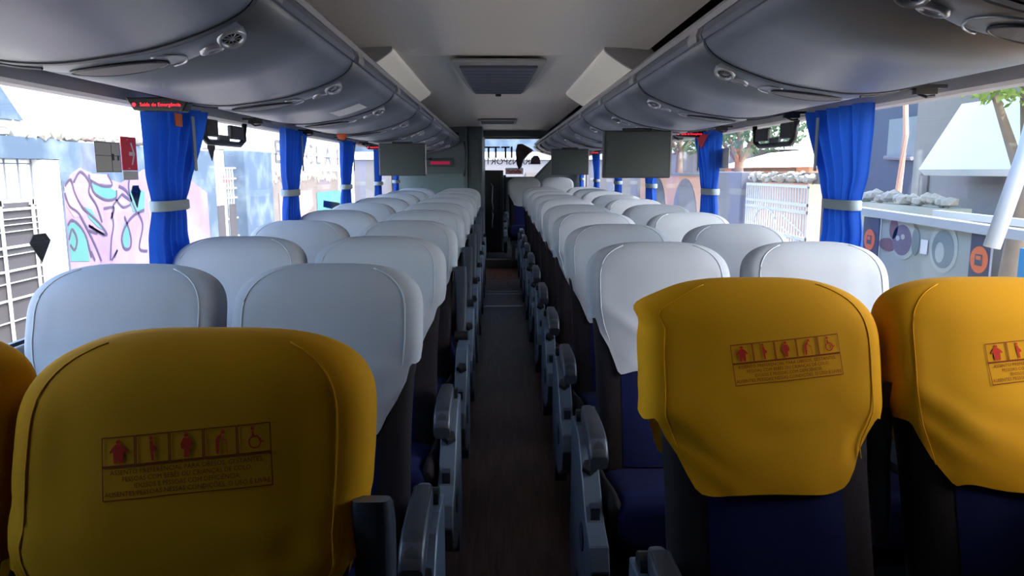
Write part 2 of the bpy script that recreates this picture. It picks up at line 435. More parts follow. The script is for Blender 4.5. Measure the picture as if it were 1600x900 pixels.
MB().box(-.2, .2, 0, .55, -.014, -.002).build('vent_frame', M['trim'], h2, bevel=.004)
for i in range(6): MB().box(-.17, .17, .06+.08*i, .075+.08*i, -.018, -.013).build('slat', M['bin_band'], h2)
for side, word in ((-1, 'left'), (1, 'right')):
    t = thing('ceiling_light', 'boxy ivory light cover between ceiling and %s rack' % word, 'light fixture', (.005, 3.26, 0), 'ceiling light covers')
    base = catmull([(.455, CAMZ+.512), (.468, CAMZ+.497), (.52, CAMZ+.462), (.575, CAMZ+.432), (.612, CAMZ+.43)], 5)
    sec = [(side*a, b) for a, b in base]+[(side*.66, CAMZ+.50), (side*.64, CAMZ+.524), (side*.455, CAMZ+.524)]
    MB().prism(sec, 'y', .03, 1.85).build('diffuser', M['diffuser'], t)
    sc2 = [(side*(.56+(abs(a)-.56)*1.03), CAMZ+.48+(b-CAMZ-.48)*1.04) for a, b in [(abs(x), z) for x, z in sec]]
    MB().prism(sc2, 'y', 0, .03).build('end_cap', M['trim'], t); MB().prism(sc2, 'y', 1.85, 1.88).build('end_cap', M['trim'], t)

# ------------------------------------------------------------------ monitors
def monitor(x0, D, label, side):
    t = thing('monitor', label, 'monitor', (x0, D, CAMZ-.036), 'fold down monitors')
    MB().box(0, .35, 0, .028, 0, .238).build('housing', M['bezel'], t, bevel=.008)
    s = MB().box(.016, .334, -.004, .002, .018, .222).build('screen', M['screen'], t)
    MB().box(.10, .25, .004, .03, .236, .250).build('hinge', M['black'], t, bevel=.004)
    MB().box(.345, .352, -.002, .026, .01, .23).build('edge_strip', M['trim'], t)
monitor(.532, 3.8, 'large grey fold-down monitor hanging from right rack, nearest to the camera', 1)
monitor(.495, 6.95, 'smaller looking grey fold-down monitor further back under right rack', 1)
monitor(-.885, 5.6, 'grey fold-down monitor hanging from left rack', -1)

# ------------------------------------------------------------------ lit exit signs
def led_sign(x, D, z, label):
    t = thing('exit_sign', label, 'sign', (x, D, z), 'red lit emergency exit signs')
    MB().prism([(-.10, .022), (.10, .022), (.075, -.022), (-.078, -.018)], 'y', 0, .05).build('housing', M['black'], t, bevel=.004)
    me = cached('ledtext', lambda: font_mesh('Saída de Emergência', .0155, M['led']))
    o = link('red_lettering', me, t); o.location = (.008, -.002, -.001); o.rotation_euler = (PI/2, 0, 0)
    MB().disc((-.073, -.003, -.001), (0, -1, 0), .006, 12, .001).build('red_symbol', M['led'], t)
led_sign(-1.065, 2.40, 1.566, 'black trapezoid sign with red lit words above the nearest left curtain')
led_sign(-1.07, 6.65, 1.566, 'black trapezoid sign with red lit words beside the left monitor')
led_sign(1.155, 4.5, 1.58, 'black trapezoid sign with red lit words above the second right curtain')
led_sign(1.15, 9.1, 1.58, 'tiny distant black sign with red lit words on the right between the two monitors')

# ------------------------------------------------------------------ seats
TILT = .30; ZT = 1.13
def yc(z): return -(ZT-z)*TILT-.07
def wid(z, W, zt, rnd=.125, n=2.9):
    zc = zt-rnd
    k = 1.0
    if z > zc: k = max(0, 1-((z-zc)/rnd)**n)**(1/n)
    if z < .98: k *= 1-.05*smooth(.98, .70, z)
    return W*k
def dep(z, D, zt, rnd=.085, n=2.0):
    zc = zt-rnd
    if z > zc: return D*max(0, 1-((z-zc)/rnd)**n)**(1/n)
    return D
HX = 3.6
def cover_pt(a, v, W, D, zt, seed, hem_front, hem_side):
    ca, sa = math.cos(a), math.sin(a)
    fr = smooth(.50, .80, -sa); bk = smooth(.4, .8, sa)
    hem = hem_side+(hem_front-hem_side)*fr+(-.10)*bk
    hem += .006*math.sin(a*3+seed)+.004*math.sin(a*7+seed*2)
    # v: 0 top centre .. 1 hem, denser near the crown
    z = zt-(zt-hem)*(v**1.55)
    wv = wid(z, W, zt); dv = dep(z, D, zt)
    narrow = 1-.20*smooth(hem_side+.03, hem_side-.10, z)*fr
    x = wv*sgnp(ca, 2/HX)*narrow; y = dv*sgnp(sa, 2/HX)
    if sa < 0:   # slight wings at the front corners
        y -= .010*smooth(.6, .95, abs(x)/W)*smooth(zt-.03, zt-.12, z)*smooth(hem_side-.03, hem_side+.06, z)
    if seed == 3.4: x -= .030*smooth(-.3, -.8, ca)*math.exp(-((z-1.075)/.022)**2)+.012*smooth(-.3, -.8, ca)*smooth(1.09, 1.0, z)
    p = Vector((x, yc(z)+y, z))
    low = smooth(.99, .84, z)
    q = Vector((x*3, z*3+seed*3.1, a*.4+seed))
    wr = noise.noise(q*1.1)*.008*low+noise.noise(Vector((x*9+z*16+seed, z*24-abs(x)*20, seed)))*.0075*low
    wr += noise.noise(Vector((x*7, z*5, seed+9)))*.003
    wr += .004*low*math.sin(38*(z+.55*abs(x))+seed*4)*smooth(.05, .2, abs(x))
    out = Vector((sgnp(ca, 2/HX), sgnp(sa, 2/HX), 0)).normalized()
    return p+out*wr
def cover_mesh(seed, W, D, zt, hf, hs, m, name='headrest_cover'):
    b = MB(); NU, NV = 88, 34; rows = []
    for j in range(1, NV+1):
        rows.append([cover_pt(2*PI*k/NU, j/NV, W, D, zt, seed, hf, hs) for k in range(NU)])
    top = len(b.v); b.grid(rows, True)
    c = sum((r for r in rows[0]), Vector())/NU; c.z = zt
    b.v.append(tuple(c)); ci = len(b.v)-1
    for k in range(NU): b.f.append((ci, (k+1) % NU, k))
    return b.mesh(name, m, True)
def seam_mesh(seed, W, D, zt, hf, hs, sgn, m):
    a = -PI/2+sgn*.83
    pts = [cover_pt(a, .10+.9*j/26, W, D, zt, seed, hf, hs)+Vector((0, -.001, 0)) for j in range(27)]
    return MB().tube(pts, .0019 if W < .24 else .0012, 5).mesh('seam', m, True)
def front_y(x, z, P):
    W, D, zt, seed, hf, hs = P
    # numerically find the cover surface y at (x, z): march over angle/v
    hem = None
    u = max(-.999, min(.999, x/W)); ca = sgnp(u, HX/2); ca = max(-1, min(1, ca)); sa = -math.sqrt(max(0, 1-ca*ca)); a = math.atan2(sa, ca)
    fr = smooth(.50, .80, -sa); h = hs+(hf-hs)*fr+.006*math.sin(a*3+seed)+.004*math.sin(a*7+seed*2)
    v = max(0, (zt-z)/(zt-h))**(1/1.55)
    return cover_pt(a, v, W, D, zt, seed, hf, hs).y
def ring_body(b, zs, W, D, zt, n=40, nar=0):
    rows = []
    for z in zs:
        wv = wid(z, W, zt); dv = dep(z, D, zt); k = 1
        rows.append([(wv*sgnp(math.cos(2*PI*i/n), .5), yc(z)+dv*sgnp(math.sin(2*PI*i/n), .55), z) for i in range(n)])
    b.grid(rows, True); b.add(rows[0], [tuple(range(n))]); b.add(rows[-1], [tuple(range(n))])
def backrest_mesh():
    b = MB(); zs = [.40+.05*i for i in range(11)]+[.95, .99, 1.03, 1.06, 1.08, 1.095, 1.103]
    ring_body(b, zs, .216, .062, 1.108); return b.mesh('backrest', M['brown_fab'], True)
def insert_mesh():
    b = MB(); rows = []
    for z in [.46+.03*i for i in range(11)]:
        r = []
        for i in range(13):
            x = -.135+.27*i/12; e = 1-abs(i-6)/6
            r.append((x, yc(z)-.060-.008*min(1, e*3), z))
        rows.append(r)
    b.grid(rows); return b.mesh('backrest_insert', M['blue_fab'], True)
def cushion_mesh():
    b = MB(); rows = []
    n = 32
    for y, s in ((-.66, .50), (-.655, .75), (-.64, .92), (-.615, 1), (-.56, 1), (-.50, 1), (-.42, 1), (-.30, 1), (-.26, .96)):
        r = []
        for i in range(n):
            a = 2*PI*i/n; hh = .085*s; zc = .365+.05*smooth(-.30, -.62, y)
            r.append((.205*(.9+.1*s)*sgnp(math.cos(a), .35), y, zc+hh*sgnp(math.sin(a), .5)))
        rows.append(r)
    b.grid(rows, True); b.add(rows[0], [tuple(range(n))]); b.add(rows[-1], [tuple(range(n))])
    return b.mesh('cushion', M['blue_fab'], True)
def bolster_mesh(s):
    b = MB(); rows = []; n = 14
    for y in (-.645, -.63, -.56, -.48, -.38, -.27):
        k = .7 if y in (-.645,) else 1
        rows.append([(s*(.208+.022*k*math.cos(2*PI*i/n)), y, .375+.05*smooth(-.30, -.62, y)+.075*k*math.sin(2*PI*i/n)) for i in range(n)])
    b.grid(rows, True); b.add(rows[0], [tuple(range(n))]); b.add(rows[-1], [tuple(range(n))])
    return b.mesh('cushion_bolster', M['brown_fab'], True)
def arm_mesh(name, ang):
    LS = .80 if ang < -.5 else .68
    # local: pivot at origin, arm along -y; rotated by ang about x for the raised state
    b = MB(); prof = [(0.02, .022, .020, .016), (-.03, .026, .026, .022), (-.10, .030, .024, .025), (-.20, .033, .026, .026), (-.29, .028, .030, .027), (-.36, .018, .032, .027), (-.40, .004, .026, .026), (-.412, -.006, .018, .024)]
    R = Matrix.Rotation(ang, 3, 'X'); rows = []; n = 16
    prof = [(a*LS, *q) for a, *q in prof]
    for y, zc, hh, ww in prof:
        rows.append([tuple(R @ Vector((ww*sgnp(math.cos(2*PI*i/n), .45), y, zc-.005+hh*sgnp(math.sin(2*PI*i/n), .5)))) for i in range(n)])
    b.grid(rows, True); b.add(rows[0], [tuple(range(n))]); b.add(rows[-1], [tuple(range(n))])
    return b.mesh('armrest', M['arm_plastic'], True)
def armtop_mesh(ang):
    b = MB(); R = Matrix.Rotation(ang, 3, 'X'); rows = []; LS = .80 if ang < -.5 else .68
    for y, z in [(-.02, .048), (-.10, .051), (-.20, .056), (-.29, .056), (-.355, .048), (-.398, .028)]:
        rows.append([tuple(R @ Vector((x, y*LS, z-.004+.003*(1-(x/.02)**2)))) for x in (-.02, -.012, 0, .012, .02)])
    b.grid(rows); return b.mesh('armrest_pad', M['dark_plastic'], True)
def panel_mesh(s):
    b = MB(); poly = [(-.26, .60), (-.38, .61), (-.46, .60), (-.50, .57), (-.61, .475), (-.66, .44), (-.74, .415), (-.77, .36), (-.74, .28), (-.58, .20), (-.45, .19), (-.42, .10), (-.30, .08), (-.24, .20), (-.26, .40)]
    b.prism(poly, 'x', s*.240, s*.290); return b.mesh('side_panel', M['panel_plastic'])
def knob_mesh(s):
    b = MB(); b.disc((s*.266, -.535, .54), (s*.15, -.62, .75), .024, 5, .020, .020); return b.mesh('recline_knob', M['black'])
def hole_mesh(s):
    b = MB(); b.disc((s*.2895, -.58, .36), (s, 0, 0), .04, 12, .004)
    return b.mesh('panel_recess', M['gasket'])
    b.tube([(s*.292, -.64, .55), (s*.292, -.655, .49), (s*.292, -.635, .43)], .004, 5); return b.mesh('panel_recess', M['gasket'])
def strut_mesh(s):
    b = MB(); b.box(min(s*.215, s*.238), max(s*.215, s*.238), -.60, -.20, .27, .33); b.box(min(s*.245, s*.272), max(s*.245, s*.272), -.31, -.22, .30, .575)
    return b.mesh('armrest_bracket', M['dark_plastic'])
def base_mesh():
    b = MB(); b.box(-.20, .20, -.62, -.24, .24, .285); b.box(-.17, -.13, -.60, -.32, .02, .25); b.box(.13, .17, -.60, -.32, .02, .25)
    b.box(-.19, .19, -.62, -.56, 0, .03); b.box(-.19, .19, -.36, -.30, 0, .03); return b.mesh('seat_base', M['dark_plastic'])

def notice_geo(P, cx, cz, rot, wd):
    """the printed notice: frames + lettering (ink) and five figures (red), laid on the cover"""
    ink = MB(); figs = []
    H = wd*.35; cell = wd/5; ch = cell*.80
    top = H/2
    def bar(m, x0, z0, x1, z1, t):
        L = math.hypot(x1-x0, z1-z0); n = max(1, int(L/.006)); dx, dz = (x1-x0)/L, (z1-z0)/L; nx, nz = -dz*t/2, dx*t/2
        r = []
        for i in range(n+1):
            s = i/n*L; x, z = x0+dx*s, z0+dz*s; r.append([(x+nx, 0, z+nz), (x-nx, 0, z-nz)])
        m.grid(r)
    def rect(m, x0, z0, x1, z1, t):
        bar(m, x0-t/2, z0, x1+t/2, z0, t); bar(m, x0-t/2, z1, x1+t/2, z1, t); bar(m, x0, z0, x0, z1, t); bar(m, x1, z0, x1, z1, t)
    th = .0014
    for i in range(5):
        x0 = -wd/2+cell*i; rect(ink, x0+.0010, top-ch, x0+cell-.0010, top, th)
    rect(ink, -wd/2+.001, -H/2, wd/2-.001, top-ch-.0016, th)
    lines = ['ASSENTO PREFERENCIAL PARA OBESOS, GESTANTES,', 'PESSOAS COM BEBÊS OU CRIANÇAS DE COLO,', 'IDOSOS E PESSOAS COM DEFICIÊNCIA.', 'AUSENTES PESSOAS NESSAS CONDIÇÕES, O USO É LIVRE']
    tz = top-ch-.0016; hh = (tz+H/2)
    wds = [.90, .76, .62, .97]
    for i, l in enumerate(lines):
        vs, fs = font_geo(l, 1.0); xs = [v[0] for v in vs]; W0 = max(xs)-min(xs); sc = wd*wds[i]/W0; zsc = hh*.20
        z = tz-hh*(.17+.22*i)
        ink.add([(v[0]*sc, 0, z+v[1]*zsc*1.05) for v in vs], fs)
    def ell(m, cx, cz, rx, rz, n=14): m.add([(cx+rx*math.cos(2*PI*k/n), 0, cz+rz*math.sin(2*PI*k/n)) for k in range(n)], [tuple(range(n))])
    def poly(m, pts): m.add([(x, 0, z) for x, z in pts], [tuple(range(len(pts)))])
    u = ch
    for i in range(5):
        m = MB(); X = -wd/2+cell*(i+.5); Z = top-ch/2
        f = lambda pts: [(X+x*u, Z+z*u) for x, z in pts]
        if i == 0:
            ell(m, X, Z+.33*u, .09*u, .08*u); poly(m, f([(-.10, .25), (.10, .25), (.24, .12), (.34, -.02), (.29, -.07), (.20, .0), (.17, -.42), (.03, -.42), (0, -.2), (-.03, -.42), (-.17, -.42), (-.20, 0), (-.29, -.07), (-.34, -.02), (-.24, .12)]))
        elif i == 1:
            ell(m, X-.04*u, Z+.36*u, .07*u, .07*u); poly(m, f([(-.09, .28), (.02, .28), (.06, .12), (.17, .0), (.16, -.08), (.05, -.12), (.06, -.42), (-.03, -.42), (-.07, -.12), (-.09, .05)]))
        elif i == 2:
            ell(m, X, Z+.35*u, .08*u, .08*u); poly(m, f([(-.12, .26), (.12, .26), (.22, .05), (.20, -.10), (.10, -.14), (.09, -.42), (-.09, -.42), (-.10, -.14), (-.20, -.10), (-.22, .05)]))
        elif i == 3:
            ell(m, X+.10*u, Z+.33*u, .08*u, .07*u); poly(m, f([(.04, .27), (-.12, .20), (-.18, .05), (-.16, -.42), (-.06, -.42), (-.04, -.05), (-.02, .10), (.06, .16), (.22, .02), (.20, -.02), (.08, .08)]))
            bar(m, X+.22*u, Z+.02*u, X+.24*u, Z-.42*u, .0011)
        else:
            ell(m, X-.05*u, Z+.35*u, .07*u, .07*u); poly(m, f([(-.09, .26), (-.01, .26), (.01, .10), (.14, .10), (.14, .04), (-.09, .02)]))
            pr = None; q = []
            for k in range(19):
                a = PI*.62+PI*1.55*k/18; q.append([(X+.02*u+.24*u*math.cos(a), 0, Z-.13*u+.24*u*math.sin(a)), (X+.02*u+.185*u*math.cos(a), 0, Z-.13*u+.185*u*math.sin(a))])
            m.grid(q); bar(m, X+.12*u, Z+.07*u, X+.24*u, Z-.14*u, .0022); bar(m, X+.24*u, Z-.14*u, X+.36*u, Z-.12*u, .0018)
        figs.append(m)
    c, s = math.cos(rot), math.sin(rot)
    def conf(m):
        out = []
        for x, _, z in m.v:
            x2, z2 = cx+x*c-z*s, cz+x*s+z*c
            out.append((x2, front_y(x2, z2, P)-.0016, z2))
        m.v = out
    conf(ink)
    for m in figs: conf(m)
    return ink, figs

WP = (.232, .074, ZT, None, .735, .90)      # white covers
YP = (.241, .082, ZT+.004, None, .70, .86)  # yellow covers, thicker and looser
def seat(x, D, side, aisle, label, group, yellow=None, raised=False, dz=0, var=0, mid=False):
    t = thing('passenger_chair', label, 'seat', (x, D, dz+rise(D)), group)
    s = -side if aisle else side   # local side on which the aisle lies
    s_aisle = -side
    link('backrest', cached('backrest', backrest_mesh), t)
    link('backrest_insert', cached('insert', insert_mesh), t)['label'] = 'blue fabric centre strip of backrest'
    link('cushion', cached('cushion', cushion_mesh), t)
    for q in (-1, 1): link('cushion_bolster', cached(('bol', q), lambda: bolster_mesh(q)), t)
    link('seat_base', cached('base', base_mesh), t)
    if yellow:
        seed, scx, scz, rot, wd, hf, hs = yellow; P = (YP[0], YP[1], YP[2], seed, hf, hs)
        cv = link('headrest_cover', cover_mesh(seed, P[0], P[1], P[2], hf, hs, M['yellow']), t)
        for q in (-1, 1): link('seam', seam_mesh(seed, P[0], P[1], P[2], hf, hs, q, M['yellow']), cv)
        ink, figs = notice_geo(P, scx, scz, rot, wd)
        link('printed_notice', ink.mesh('printed_notice', M['print']), cv)['label'] = 'printed notice frame with four lines of dark lettering'
        nm = ['stout person', 'pregnant person', 'person carrying a baby', 'bent person with a cane', 'wheelchair user']
        for m, l in zip(figs, nm): link('pictogram', m.mesh('pictogram', M['print_red']), cv)['label'] = 'red pictogram of a '+l
    else:
        sd = 1.7*var+.6
        cv = link('headrest_cover', cached(('cov', var), lambda: cover_mesh(sd, WP[0], WP[1], WP[2], WP[4], WP[5], M['white'])), t)
        for q in (-1, 1): link('seam', cached(('seam', var, q), lambda: seam_mesh(sd, WP[0], WP[1], WP[2], WP[4], WP[5], q, M['white_seam'])), cv)
    if aisle:
        ang = math.radians(-100) if raised else math.radians(4)
        ar = link('armrest', cached(('arm', raised), lambda: arm_mesh('a', ang)), t); ar.location = (s_aisle*.25, -.24 if raised else -.33, .60 if raised else .615)
        link('armrest_pad', cached(('pad', raised), lambda: armtop_mesh(ang)), ar)
        br = link('armrest_bracket', cached(('br', s_aisle), lambda: strut_mesh(s_aisle)), t)
        pv = link('armrest_pivot', cached('piv', lambda: MB().disc((-.03, 0, 0), (1, 0, 0), .026, 16, .06).mesh('armrest_pivot', M['black'])), t); pv.location = (s_aisle*.252, -.235 if raised else -.31, .61)
        sp = link('side_panel', cached(('pan', s_aisle), lambda: panel_mesh(s_aisle)), t, bevel=.003, seg=1)
        link('adjust_notch', cached('notch', lambda: MB().box(-.012, .012, -.655, -.62, .445, .478).mesh('adjust_notch', M['gasket'])), sp).location = (s_aisle*.264, 0, 0); link('recline_knob', cached(('knob', s_aisle), lambda: knob_mesh(s_aisle)), sp); link('panel_recess', cached(('hole', s_aisle), lambda: hole_mesh(s_aisle)), sp)
    if mid:
        ar = link('armrest', cached(('arm', True), lambda: arm_mesh('a', math.radians(-100))), t); ar.location = (-s*.252 if aisle else s*.25, -.20, .60)
    return t
XS = {(-1, True): -.42, (-1, False): -.915, (1, True): .520, (1, False): 1.032}
for side, word, d0 in ((-1, 'left', 1.13), (1, 'right', 1.69)):
    for r in range(10):
        D = d0+.8*r
        for aisle in (True, False):
            pl = 'aisle' if aisle else 'window'
            x = XS[(side, aisle)]
            if r == 0:
                if side < 0: cfg = (2.2 if aisle else 5.1, .010, .982, math.radians(5), .222, .62, .84)
                else: cfg = (3.4 if aisle else 7.7, .030 if aisle else .05, .985, math.radians(5.5), .222, .735, .86)
                xx = x+((.030 if aisle else .016) if side > 0 else 0)
                seat(xx, D-(.06 if side > 0 else 0), side, aisle, 'yellow covered %s seat with printed priority notice, front row %s' % (pl, word), 'yellow covered priority seats', yellow=cfg, raised=side < 0, mid=(aisle and side > 0))
            else:
                seat(x, D, side, aisle, 'white covered %s seat on the %s, %s row from the front' % (pl, word, ORD[r]), 'white covered bus seats', raised=(side < 0 and r >= 3), var=(r*2+(0 if aisle else 1)+(0 if side < 0 else 3)) % 5)
seat(.365, 10.55, 1, True, 'white covered raised seat by the aisle under the rear window', 'white covered bus seats', dz=.10, var=1)
seat(.83, 10.55, 1, False, 'white covered raised seat in the rear right corner', 'white covered bus seats', dz=.10, var=2)

# ------------------------------------------------------------------ curtains
def curtain_mesh(side, wd, seed):
    b = MB(); rows = []; NZ, NT = 40, 72
    ztop, zb, zt = WTOP+.012, SILL+.012, 1.24
    for j in range(NZ+1):
        z = ztop+(zb-ztop)*j/NZ
        if z > zt: f = ((z-zt)/(ztop-zt)); w = .22+(wd-.22)*(f**.75)
        else: f = (zt-z)/(zt-zb); w = .22+(wd*.62-.22)*(f**.6)
        sh = .035*smooth(.12, 0, abs(z-zt))
        amp = .020+.006*smooth(.1, .3, abs(z-zt)); r = []
        for i in range(NT+1):
            t = i/NT; ph = seed+.6*math.sin(z*5+seed)
            d = amp*(math.sin(2*PI*5.2*t+ph)+.35*math.sin(2*PI*11*t+ph*2+z*3))
            y = sh+w*(t+.018*math.sin(2*PI*5.2*t+ph+1.2))
            r.append((side*(-.0)+d*.85, y, z))
        rows.append(r)
    b.grid(rows); return b.mesh('cloth', M['curtain'], True)
def band_m(side):
    b = MB(); rows = []
    for z in (1.222, 1.226, 1.254, 1.258):
        o = .006 if z in (1.226, 1.254) else .002
        rows.append([((.034+o)*sgnp(math.cos(2*PI*i/28), .8), .147+(.118+o)*sgnp(math.sin(2*PI*i/28), .8), z) for i in range(28)])
    b.grid(rows, True); return b.mesh('tie_band', M['tie'], True)
def curtains(side, ys, word, x):
    for i, y in enumerate(ys):
        t = thing('curtain', 'blue curtain tied with a grey band, %s on the %s' % ('%s one in view' % ORD[i], word), 'curtain', (x, y, 0), 'blue tied curtains')
        c = link('cloth', cached(('cur', side, i % 3), lambda: curtain_mesh(side, .52, i*1.9+side)), t)
        link('tie_band', cached(('band_t', side), lambda: band_m(side)), t)
        if i in (0, 1, 2):
            st = MB().box(-side*.032, -side*.036, .30, .325, 1.36, 1.56); 
            st.build('hanging_strap', M['tie'], t, bevel=.002)
curtains(-1, [1.03*(.94+1.5*i) for i in range(1, 5)]+[8.42], 'left', XL+.052)
curtains(1, [1.03*(.83+1.64*i) for i in range(1, 7)], 'right', XR-.052)
tag(MB().box(XL+.086, XL+.092, 2.66, 2.72, 1.515, 1.56).build('cloth_tag', M['orange'], bevel=.004), 'small orange red tag on the nearest left curtain', 'tag')
tag(MB().prism([(4.32, 1.57), (4.58, 1.57), (4.45, 1.49)], 'x', XR-.094, XR-.088).build('cloth_tag', M['sign_red']), 'red triangular tag on the second right curtain', 'tag')

# ------------------------------------------------------------------ window fittings and stickers on the glass
def vent_handle(side, X, y, label):
    t = thing('vent_latch', label, 'handle', (X-side*.03, y, 1.50), 'black window vent handles')
    m = MB(); m.tube([(0, -.02, .075), (0, 0, .0), (0, .04, -.022), (0, .42, -.022), (0, .48, 0), (0, .50, .075)], .013, 8)
    m.build('handle_frame', M['black'], t, smooth=True)
    MB().box(-.012, .012, .02, .14, .0, .07).build('latch_block', M['black'], t, bevel=.006)
    MB().box(-.012, .012, .30, .46, .0, .06).build('latch_block', M['black'], t, bevel=.006)
    MB().box(-.006, .006, .16, .28, -.012, .012).build('label_plate', M['bezel'], t)
vent_handle(-1, XL, 3.06, 'black vent window handle between the first two left curtains')
vent_handle(1, XR, 3.22, 'black vent window handle between the first two right curtains')
gx = XL+.028
def sticker(name, label, cat): return thing(name, label, cat, (gx, 0, 0))
def yz(px, py, X): D = X*1155/(px-778); return (D, CAMZ+(267-py)*D/1155)
t = sticker('exit_sticker', 'red sticker with white arrow on the nearest left window', 'sticker')
a = yz(191, 215, XL); b = yz(214, 278, XL); ymin, ymax = a[0], b[0]; zt_, zb_ = a[1], b[1]-.005
MB().box(0, .002, ymin, ymax, zb_+.03, zt_).build('red_panel', M['sign_red'], t)
MB().box(0, .002, ymin, ymax, zb_, zb_+.028).build('grey_panel', M['paper'], t)
ym = (ymin+ymax)/2; zm = (zt_+zb_+.03)/2
MB().box(.002, .003, ym-.012, ym-.004, zm+.045, zt_-.01).build('white_bar', M['sign_white'], t)
MB().box(.002, .003, ym-.012, ym-.004, zb_+.035, zm-.045).build('white_bar', M['sign_white'], t)
ar = MB(); ar.prism([(ym-.002, zm+.006), (ym+.022, zm+.006), (ym+.022, zm-.006), (ym-.002, zm-.006)], 'x', .002, .003)
ar.prism([(ym+.010, zm+.035), (ym+.017, zm+.035), (ym+.036, zm), (ym+.017, zm-.035), (ym+.010, zm-.035), (ym+.027, zm)], 'x', .002, .003)
ar.build('white_arrow', M['sign_white'], t)
t = sticker('notice_sticker', 'pale ruled paper notice beside the red arrow sticker', 'sticker')
a = yz(150, 222, XL); b = yz(189, 269, XL)
MB().box(0, .0015, a[0], b[0], b[1], a[1]).build('paper', M['paper'], t)
fr = MB()
for z in (b[1]+.002, b[1]+.05, b[1]+.1, a[1]-.002): fr.box(.0016, .0022, a[0], b[0], z-.0008, z+.0008)
for y in (a[0]+.001, (a[0]+b[0])/2+.02, b[0]-.001): fr.box(.0016, .0022, y-.0008, y+.0008, b[1], a[1])
fr.build('ruled_lines', M['black'], t)
fr = MB().box(.0016, .0022, b[0]-.055, b[0]-.04, a[1]-.055, a[1]-.035); fr.box(.0016, .0022, b[0]-.02, b[0]-.01, a[1]-.055, a[1]-.04); fr.build('small_mark', M['black'], t)
def gem(px, py, wpx, hpx, label):
    y, z = yz(px, py, XL-.03); t = thing('gem_decal', label, 'decal', (XL-.030, y, z), 'black gem decals')
    s = y/1155; h_ = hpx*s; w_ = wpx*s*y/1155*1155/abs(XL)/1  # along the glass
    w_ = wpx*(y*y)/(abs(XL)*1155)
    pts = [(-w_*.5, h_*.22), (-w_*.28, h_*.5), (w_*.28, h_*.5), (w_*.5, h_*.22), (0, -h_*.5)]
    MB().prism(pts, 'x', 0, .002).build('gem_shape', M['black'], t)
    m = MB(); e = .0021
    for p, q in ((pts[0], pts[3]), (pts[1], (-w_*.18, h_*.22)), (pts[2], (w_*.18, h_*.22)), ((-w_*.18, h_*.22), pts[4]), ((w_*.18, h_*.22), pts[4])):
        m.tube([(e, *p), (e, *q)], .0012, 4)
    m.build('facet_line', M['bezel'], t)
gem(69, 385, 32, 44, 'large black gem decal on the nearest left window by the gate')
gem(222, 306, 14, 34, 'black gem decal half behind the nearest left curtain')
gem(341, 237, 12, 30, 'small black gem decal under the left vent handle')
# red sticker seen beside second right curtain
y, z = yz(1124, 247, XR); t = thing('exit_sticker', 'red sticker and ruled notice on the second right window', 'sticker', (XR-.028, y, z))
MB().box(-.002, 0, -.035, .035, -.06, .055).build('red_panel', M['sign_red'], t); MB().box(-.002, 0, -.24, -.05, -.06, .05).build('paper', M['paper'], t)

# small things on the bins
p = belly(-1, .93, 4.30, .004)
t = thing('bin_latch_knob', 'orange round fitting at a seam of the left bins', 'knob', (p.x+XC, p.y, p.z))
MB().disc((0, 0, 0), (0, -.6, -1), .030, 14, .02, .022).build('knob_body', M['orange'], t, smooth=True)
lb = MB(); rows = [[belly(-1, c, y, .001) for y in (3.05, 3.24)] for c in (.60, .64, .68, .72)]
lb.grid(rows); o = lb.build('paper_label', M['sign_white'], loc=(XC, 0, 0)); tag(o, 'white paper label stuck on the left luggage bin before the orange fitting', 'label')
t = thing('strap_buckle', 'round black buckle hanging at the right window rail by the frame edge', 'buckle', (XR-.07, 1.70, CAMZ+.20))
MB().disc((0, 0, -.01), (.2, -1, 0), .026, 18, .014, .022).build('buckle_disc', M['black'], t, smooth=True)
MB().box(-.008, .008, -.004, .008, .01, .06).build('buckle_strap', M['black'], t)

# ------------------------------------------------------------------ rear of the bus: toilet cabin, cabinet
t = thing('toilet_cabin', 'teal grey toilet cabin at the rear left with a dim red display', 'cabin', (0, 8.98, 0))
MB().box(XL+.01, -.36, 0, 1.8, .046, 1.99).build('cabin_wall', M['teal'], t, bevel=.012)
MB().box(-.352, -.185, .01, 1.8, .046, 1.99).build('door_column', M['teal_dark'], t, bevel=.01)
MB().box(-.325, -.225, -.004, .012, .5, 1.74).build('door_panel', M['teal_dark'], t, bevel=.006)
MB().box(XL+.02, -.40, -.012, .004, .7, 1.335).build('lower_panel', mat('lighter_teal_panel', (.15, .21, .22), .45), t, bevel=.01)
m = MB(); m.tube([(-.40, -.02, 1.70), (-.385, -.05, 1.62), (-.38, -.055, 1.5), (-.385, -.05, 1.38), (-.405, -.02, 1.30)], .012, 8); m.build('grab_handle', M['bezel'], t, smooth=True)
MB().box(-.85, -.53, -.03, .0, 1.41, 1.50).build('display_housing', M['teal_dark'], t, bevel=.006)
o = link('display_text', font_mesh('OCUPADO', .045, M['led_dim']), t); o.location = (-.68, -.032, 1.455); o.rotation_euler = (PI/2, 0, 0)
bpy.data.objects.remove(o)
MB().box(-.80, -.57, -.034, -.029, 1.437, 1.473).build('red_display', M['led_dim'], t)
MB().disc((-.80, -.03, 1.50), (0, -1, 0), .018, 10, .008).build('sensor', M['black'], t)
MB().box(-.54, -.46, -.02, 0, 1.78, 1.81).build('vent_slot', M['black'], t)
t = thing('rear_cabinet', 'dark cabinet closing the far end of the aisle with vertical metal handle', 'cabinet', (0, 10.8, .18))
MB().box(-.26, .08, 0, .5, 0, 1.19).build('cabinet_body', M['dark_plastic'], t, bevel=.01)
MB().box(-.22, .05, -.012, 0, .62, 1.16).build('upper_door', M['black'], t, bevel=.006)
MB().box(-.22, .05, -.012, 0, .03, .60).build('lower_door', M['black'], t, bevel=.006)
